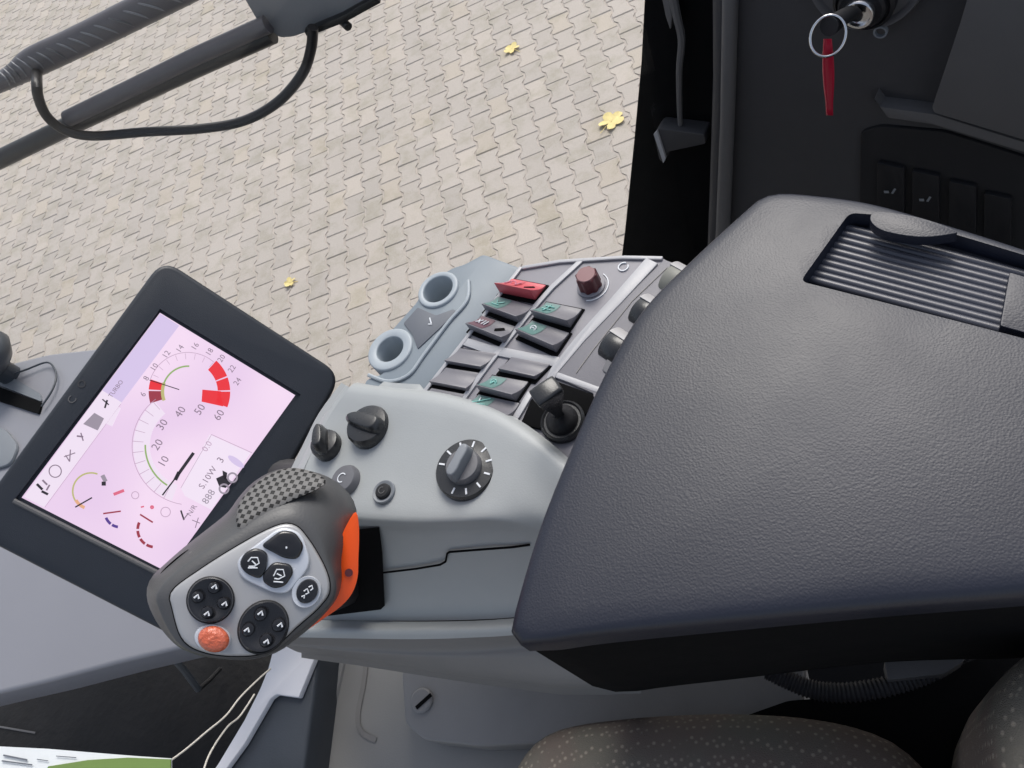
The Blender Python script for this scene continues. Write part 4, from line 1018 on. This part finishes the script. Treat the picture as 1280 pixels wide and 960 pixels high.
def sec(px, d, k=1.0, c=None, n=96, add=None):
    s_ = star([tuple(p) for p in spline(px, 3, True)], C0, n); c = c or C0; return [dj(c[0] + (x - c[0]) * k, c[1] + (y - c[1]) * k, d) for x, y in s_]
def mixsec(a, b, t, d):
    A = star([tuple(p) for p in spline(a, 3, True)], C0, 96); B = star([tuple(p) for p in spline(b, 3, True)], C0, 96)
    return [dj(p[0] * (1 - t) + q[0] * t, p[1] * (1 - t) + q[1] * t, d) for p, q in zip(A, B)]
mb = MB(); loft(mb, [sec(Pl, .3955, .96), sec(Pl, .3955, 1.0), sec(Rm, .3965, .99), mixsec(Rm, Bo, .12, .3985), mixsec(Rm, Bo, .4, .404), mixsec(Rm, Bo, .75, .414), sec(Bo, .427, 1), sec(Bo, .442, .99), sec(Bo, .462, .9), sec(Bo, .485, .7), sec(Bo, .52, .45)], JOY); jb = mb.build('grip_body', parent=jo, smooth=70)
mb = MB(); loft(mb, [sec(Pl, .3965, 1.005), sec(Pl, .3945, 1.005), sec(Pl, .3930, .99), sec(Pl, .3925, .96), sec(Pl, .3923, .5), sec(Pl, .3922, .03)], JOYP); fc = mb.build('face_plate', parent=jo, smooth=60)
pl_ = [dj(p.x, p.y, .3952) for p in spline(Pl, 4, True)]; pl_.append(pl_[0])
mb = MB(); tube(mb, pl_, .0007, BLACKM, 6); mb.build('face_gap', parent=jo, smooth=60)
FJ = Frame(dj(318, 735, .3922), (dj(340, 735, .3922) - dj(318, 735, .3922)).cross(dj(318, 735, .3922) - dj(318, 755, .3922)), IR)
if FJ.n.dot(CAM - FJ.o) < 0: FJ = Frame(FJ.o, -FJ.n, IR)
# perforated top
Gp = [(297, 664), (295, 650), (298, 632), (308, 616), (322, 602), (340, 591), (361, 585), (382, 587), (399, 594), (409, 601), (402, 609), (385, 617), (360, 628), (335, 642), (315, 655), (303, 664)]
gc = (347, 617); gs = star([tuple(p) for p in spline(Gp, 3, True)], gc, 64)
def gsurf(x, y):   # depth of the body between rim and outline, from upper-left rim line
    # distance from the rim line (300,666)-(368,643)
    t = max(0, min(1, ((666 - (x - 300) * .34) - y) / 70)); return .4005 + .020 * t ** 1.6
mb = MB(); secs = []
for k in (1.0, .97, .9, .75, .55, .35, .18, .02):
    secs.append([dj(gc[0] + (x - gc[0]) * k, gc[1] + (y - gc[1]) * k, gsurf(gc[0] + (x - gc[0]) * k, gc[1] + (y - gc[1]) * k) - (.0022 if k < .98 else -.002) - .002 * (1 - k * k)) for x, y in gs])
loft(mb, secs, GRILLE, cap0=False); gr = mb.build('perforated_grip', parent=jo, smooth=70)
uvl = gr.data.uv_layers.new(name='UVMap'); o0 = wloc(jo)
ca, sa = cos(radians(33)), sin(radians(33))
for lp in gr.data.loops:
    p = gr.data.vertices[lp.vertex_index].co + o0 - FJ.o; u_, v_ = p.dot(FJ.u), p.dot(FJ.v); uvl.data[lp.index].uv = (u_ * ca + v_ * sa, (-u_ * sa + v_ * ca) * 1.15)
# side slit on left
mb = MB(); q = spline([(190, 738), (203, 716), (222, 698), (236, 688)], 5); tube(mb, [dj(p.x, p.y, .4135) for p in q], .0007, BLACKM, 6)
q = spline([(197, 742), (210, 720), (228, 702), (240, 690)], 5); tube(mb, [dj(p.x, p.y, .4075) for p in q], .0006, UNDER, 6); mb.build('thumb_seam', parent=jo)
# orange side
mb = MB(); Or = [(445, 640), (449, 662), (448, 700), (447, 722), (440, 742), (426, 758), (405, 773), (383, 788), (376, 790), (392, 772), (408, 752), (416, 735), (421, 715), (424, 680), (434, 655)]
s_ = [p for p in spline(Or, 3, True)]
loft(mb, [[D(p.x, p.y, .425) for p in s_], [D(p.x, p.y, .4225) for p in s_]][::1], ORANGE)
secs = [[D(p.x, p.y, d) for p in s_] for d in (.4225, .45)]; mb = MB(); loft(mb, secs, ORANGE); mb.build('orange_flank', parent=jo, bevel=(.0008, 2, 50))
mb = MB(); f_ = Frame(D(436, 716, .4222), -ray(436, 716), IR); lathe(mb, f_, (0, 0), [(.0022, -.001), (.0022, .0006), (.001, .0006)], MAROON, 18); mb.build('flank_hole', parent=jo)
mb = MB(); tube(mb, [D(335, 735, .49), D(380, 740, .53), facept(440, 720, -.02)], .02, BLACK, 16); mb.build('stalk', parent=jo, smooth=60)
# buttons on the face
def jz(x, y, z=0): return FJ.w(FJ.hit(x, y, z), z)
def jel(x, y, a, b, rot, prof, m, name, par=fc, seg=44):
    ca, sa = cos(radians(rot)), sin(radians(rot)); mb = MB(); secs = []
    for k, z in prof: secs.append([jz(x + (a * k * cos(t)) * ca - (b * k * sin(t)) * sa, y + (a * k * cos(t)) * sa + (b * k * sin(t)) * ca, z) for t in [2 * pi * i / seg for i in range(seg)]])
    loft(mb, secs, m); return mb.build(name, parent=par, smooth=50)
def jpoly(pts, prof, m, name, par=fc, r=5, lab=None):
    P = rpoly(pts, r, 4); c = (sum(p[0] for p in P) / len(P), sum(p[1] for p in P) / len(P)); mb = MB(); secs = []
    for k, z in prof: secs.append([jz(c[0] + (p[0] - c[0]) * k, c[1] + (p[1] - c[1]) * k, z) for p in P])
    loft(mb, secs, m); o_ = mb.build(name, parent=par, smooth=50)
    return o_
def jtick(par, segs, w, z, m=MARK, name='icon'):
    mb = MB()
    for pts in segs: tube(mb, [jz(x, y, z) for x, y in pts], w, m, 6)
    mb.build(name, parent=par)
# raised silver rims
jpoly([(295, 700), (352, 657), (378, 666), (390, 705), (360, 742), (342, 742), (300, 722)], [(1.0, -.001), (1.0, .0012), (.97, .002), (.93, .0022), (.5, .0022)], JOYR, 'button_surround', r=14)
def btn(pts, segs, nm='button'):
    cx_ = sum(p[0] for p in pts) / len(pts); cy_ = sum(p[1] for p in pts) / len(pts); pts = [(cx_ + (p[0] - cx_) * 1.08, cy_ + (p[1] - cy_) * 1.08) for p in pts]
    b = jpoly(pts, [(1.0, .0005), (1.0, .0032), (.94, .0042), (.8, .0046), (.3, .0046)], SHINY, nm, r=7); jtick(b, segs, .00035, .0049); return b
btn([(328, 682), (352, 664), (368, 666), (379, 682), (372, 698), (356, 697)], [[(357, 684), (359, 685)], [(358, 683), (358, 686)]])
btn([(300, 705), (306, 692), (320, 685), (334, 692), (333, 708), (325, 723), (308, 716)], [[(310, 702), (314, 697), (322, 697), (324, 704), (318, 708), (311, 708)], [(315, 701), (320, 706)], [(310, 710), (322, 710)]])
btn([(330, 718), (342, 703), (362, 706), (366, 716), (356, 732), (342, 735), (330, 727)], [[(342, 720), (346, 712), (354, 712), (356, 720), (348, 724), (343, 723)], [(346, 717), (352, 720)], [(342, 727), (354, 728)]])
jel(383, 740, 21, 18, -60, [(1.0, -.001), (1.0, .0012), (.95, .002), (.85, .0018)], JOYR, 'button_surround')
b = jel(384, 739, 16, 13, -60, [(1.0, .0005), (1.0, .0032), (.9, .0042), (.5, .0045)], SHINY, 'button')
jtick(b, [[(377, 746), (381, 744), (380, 748)], [(380, 739), (384, 736), (386, 741), (382, 743)], [(386, 734), (390, 732), (391, 736), (388, 738)]], .0004, .0050)
for (x, y, a, b_, rot) in ((263, 750, 29, 28, -30), (329, 784, 34, 29, -55)):
    jel(x, y, a * 1.06, b_ * 1.06, rot, [(1.0, -.001), (1.0, .0008), (.97, .0012)], BLACK, 'button_ring')
    b = jel(x, y, a, b_, rot, [(1.0, .0005), (1.0, .0030), (.95, .0042), (.8, .0040), (.62, .0030), (.3, .0026)], SHINY, 'four_way_button')
    for k in range(4):
        t = radians(rot + 45 + 90 * k); cx, cy = x + a * .56 * cos(t), y + b_ * .56 * sin(t)
        q_ = jel(cx, cy, a * .27, b_ * .27, rot, [(1.0, .002), (1.0, .0052), (.85, .0062), (.3, .0065)], SHINY, 'lobe', par=b, seg=24)
    jtick(b, [[(x + a * .62 * cos(t_) - 3, y + b_ * .62 * sin(t_) + 2), (x + a * .62 * cos(t_) + 2, y + b_ * .62 * sin(t_) - 2), (x + a * .62 * cos(t_) + 3, y + b_ * .62 * sin(t_) + 3)] for t_ in [radians(rot + 45 + 90 * k) for k in range(4)]], .0005, .0068)
jel(266, 798, 23, 18, 10, [(1.0, -.001), (1.0, .001), (.95, .0016)], JOYR, 'button_surround')
b = jel(267, 799, 20, 16.5, 10, [(1.0, .0005), (1.0, .0040), (.92, .0062), (.7, .0074), (.3, .0078)], AMBER, 'amber_button')

# ================================================================== LIGHT, SKY, CAMERA
SUN_EL, SUN_AZ = radians(50), radians(38)      # azimuth measured from +Y toward +X
w = bpy.data.worlds.new('World'); scn.world = w; w.use_nodes = True
nt = w.node_tree; bg = nt.nodes['Background']; sky = nt.nodes.new('ShaderNodeTexSky'); sky.sky_type = 'NISHITA'; sky.sun_disc = False
sky.sun_elevation = SUN_EL; sky.sun_rotation = SUN_AZ; sky.dust_density = 3.0; sky.ozone_density = 1.0; sky.air_density = 1.0
hs = nt.nodes.new('ShaderNodeHueSaturation'); hs.inputs['Saturation'].default_value = .6
nt.links.new(sky.outputs[0], hs.inputs['Color']); nt.links.new(hs.outputs[0], bg.inputs[0]); bg.inputs[1].default_value = .13
sun = bpy.data.lights.new('sun', 'SUN'); sun.energy = 1.5; sun.angle = radians(30); sun.color = (1, .97, .93)
so = bpy.data.objects.new('sun', sun); COL.objects.link(so)
sd = V((sin(SUN_AZ) * cos(SUN_EL), cos(SUN_AZ) * cos(SUN_EL), sin(SUN_EL)))
so.rotation_euler = sd.to_track_quat('Z', 'Y').to_euler()
cam = bpy.data.cameras.new('camera'); cam.sensor_width = 36; cam.sensor_fit = 'HORIZONTAL'; cam.lens = 27.0; cam.clip_start = .02; cam.clip_end = 800
cobj = bpy.data.objects.new('camera', cam); COL.objects.link(cobj)
M = Matrix((IR, IU, -F)).transposed().to_4x4(); M.translation = CAM; cobj.matrix_world = M
scn.camera = cobj
scn.view_settings.view_transform = 'Standard'; scn.view_settings.look = 'None'; scn.view_settings.exposure = 0.5; scn.view_settings.gamma = 1
scn.cycles.max_bounces = 8; scn.cycles.transparent_max_bounces = 12
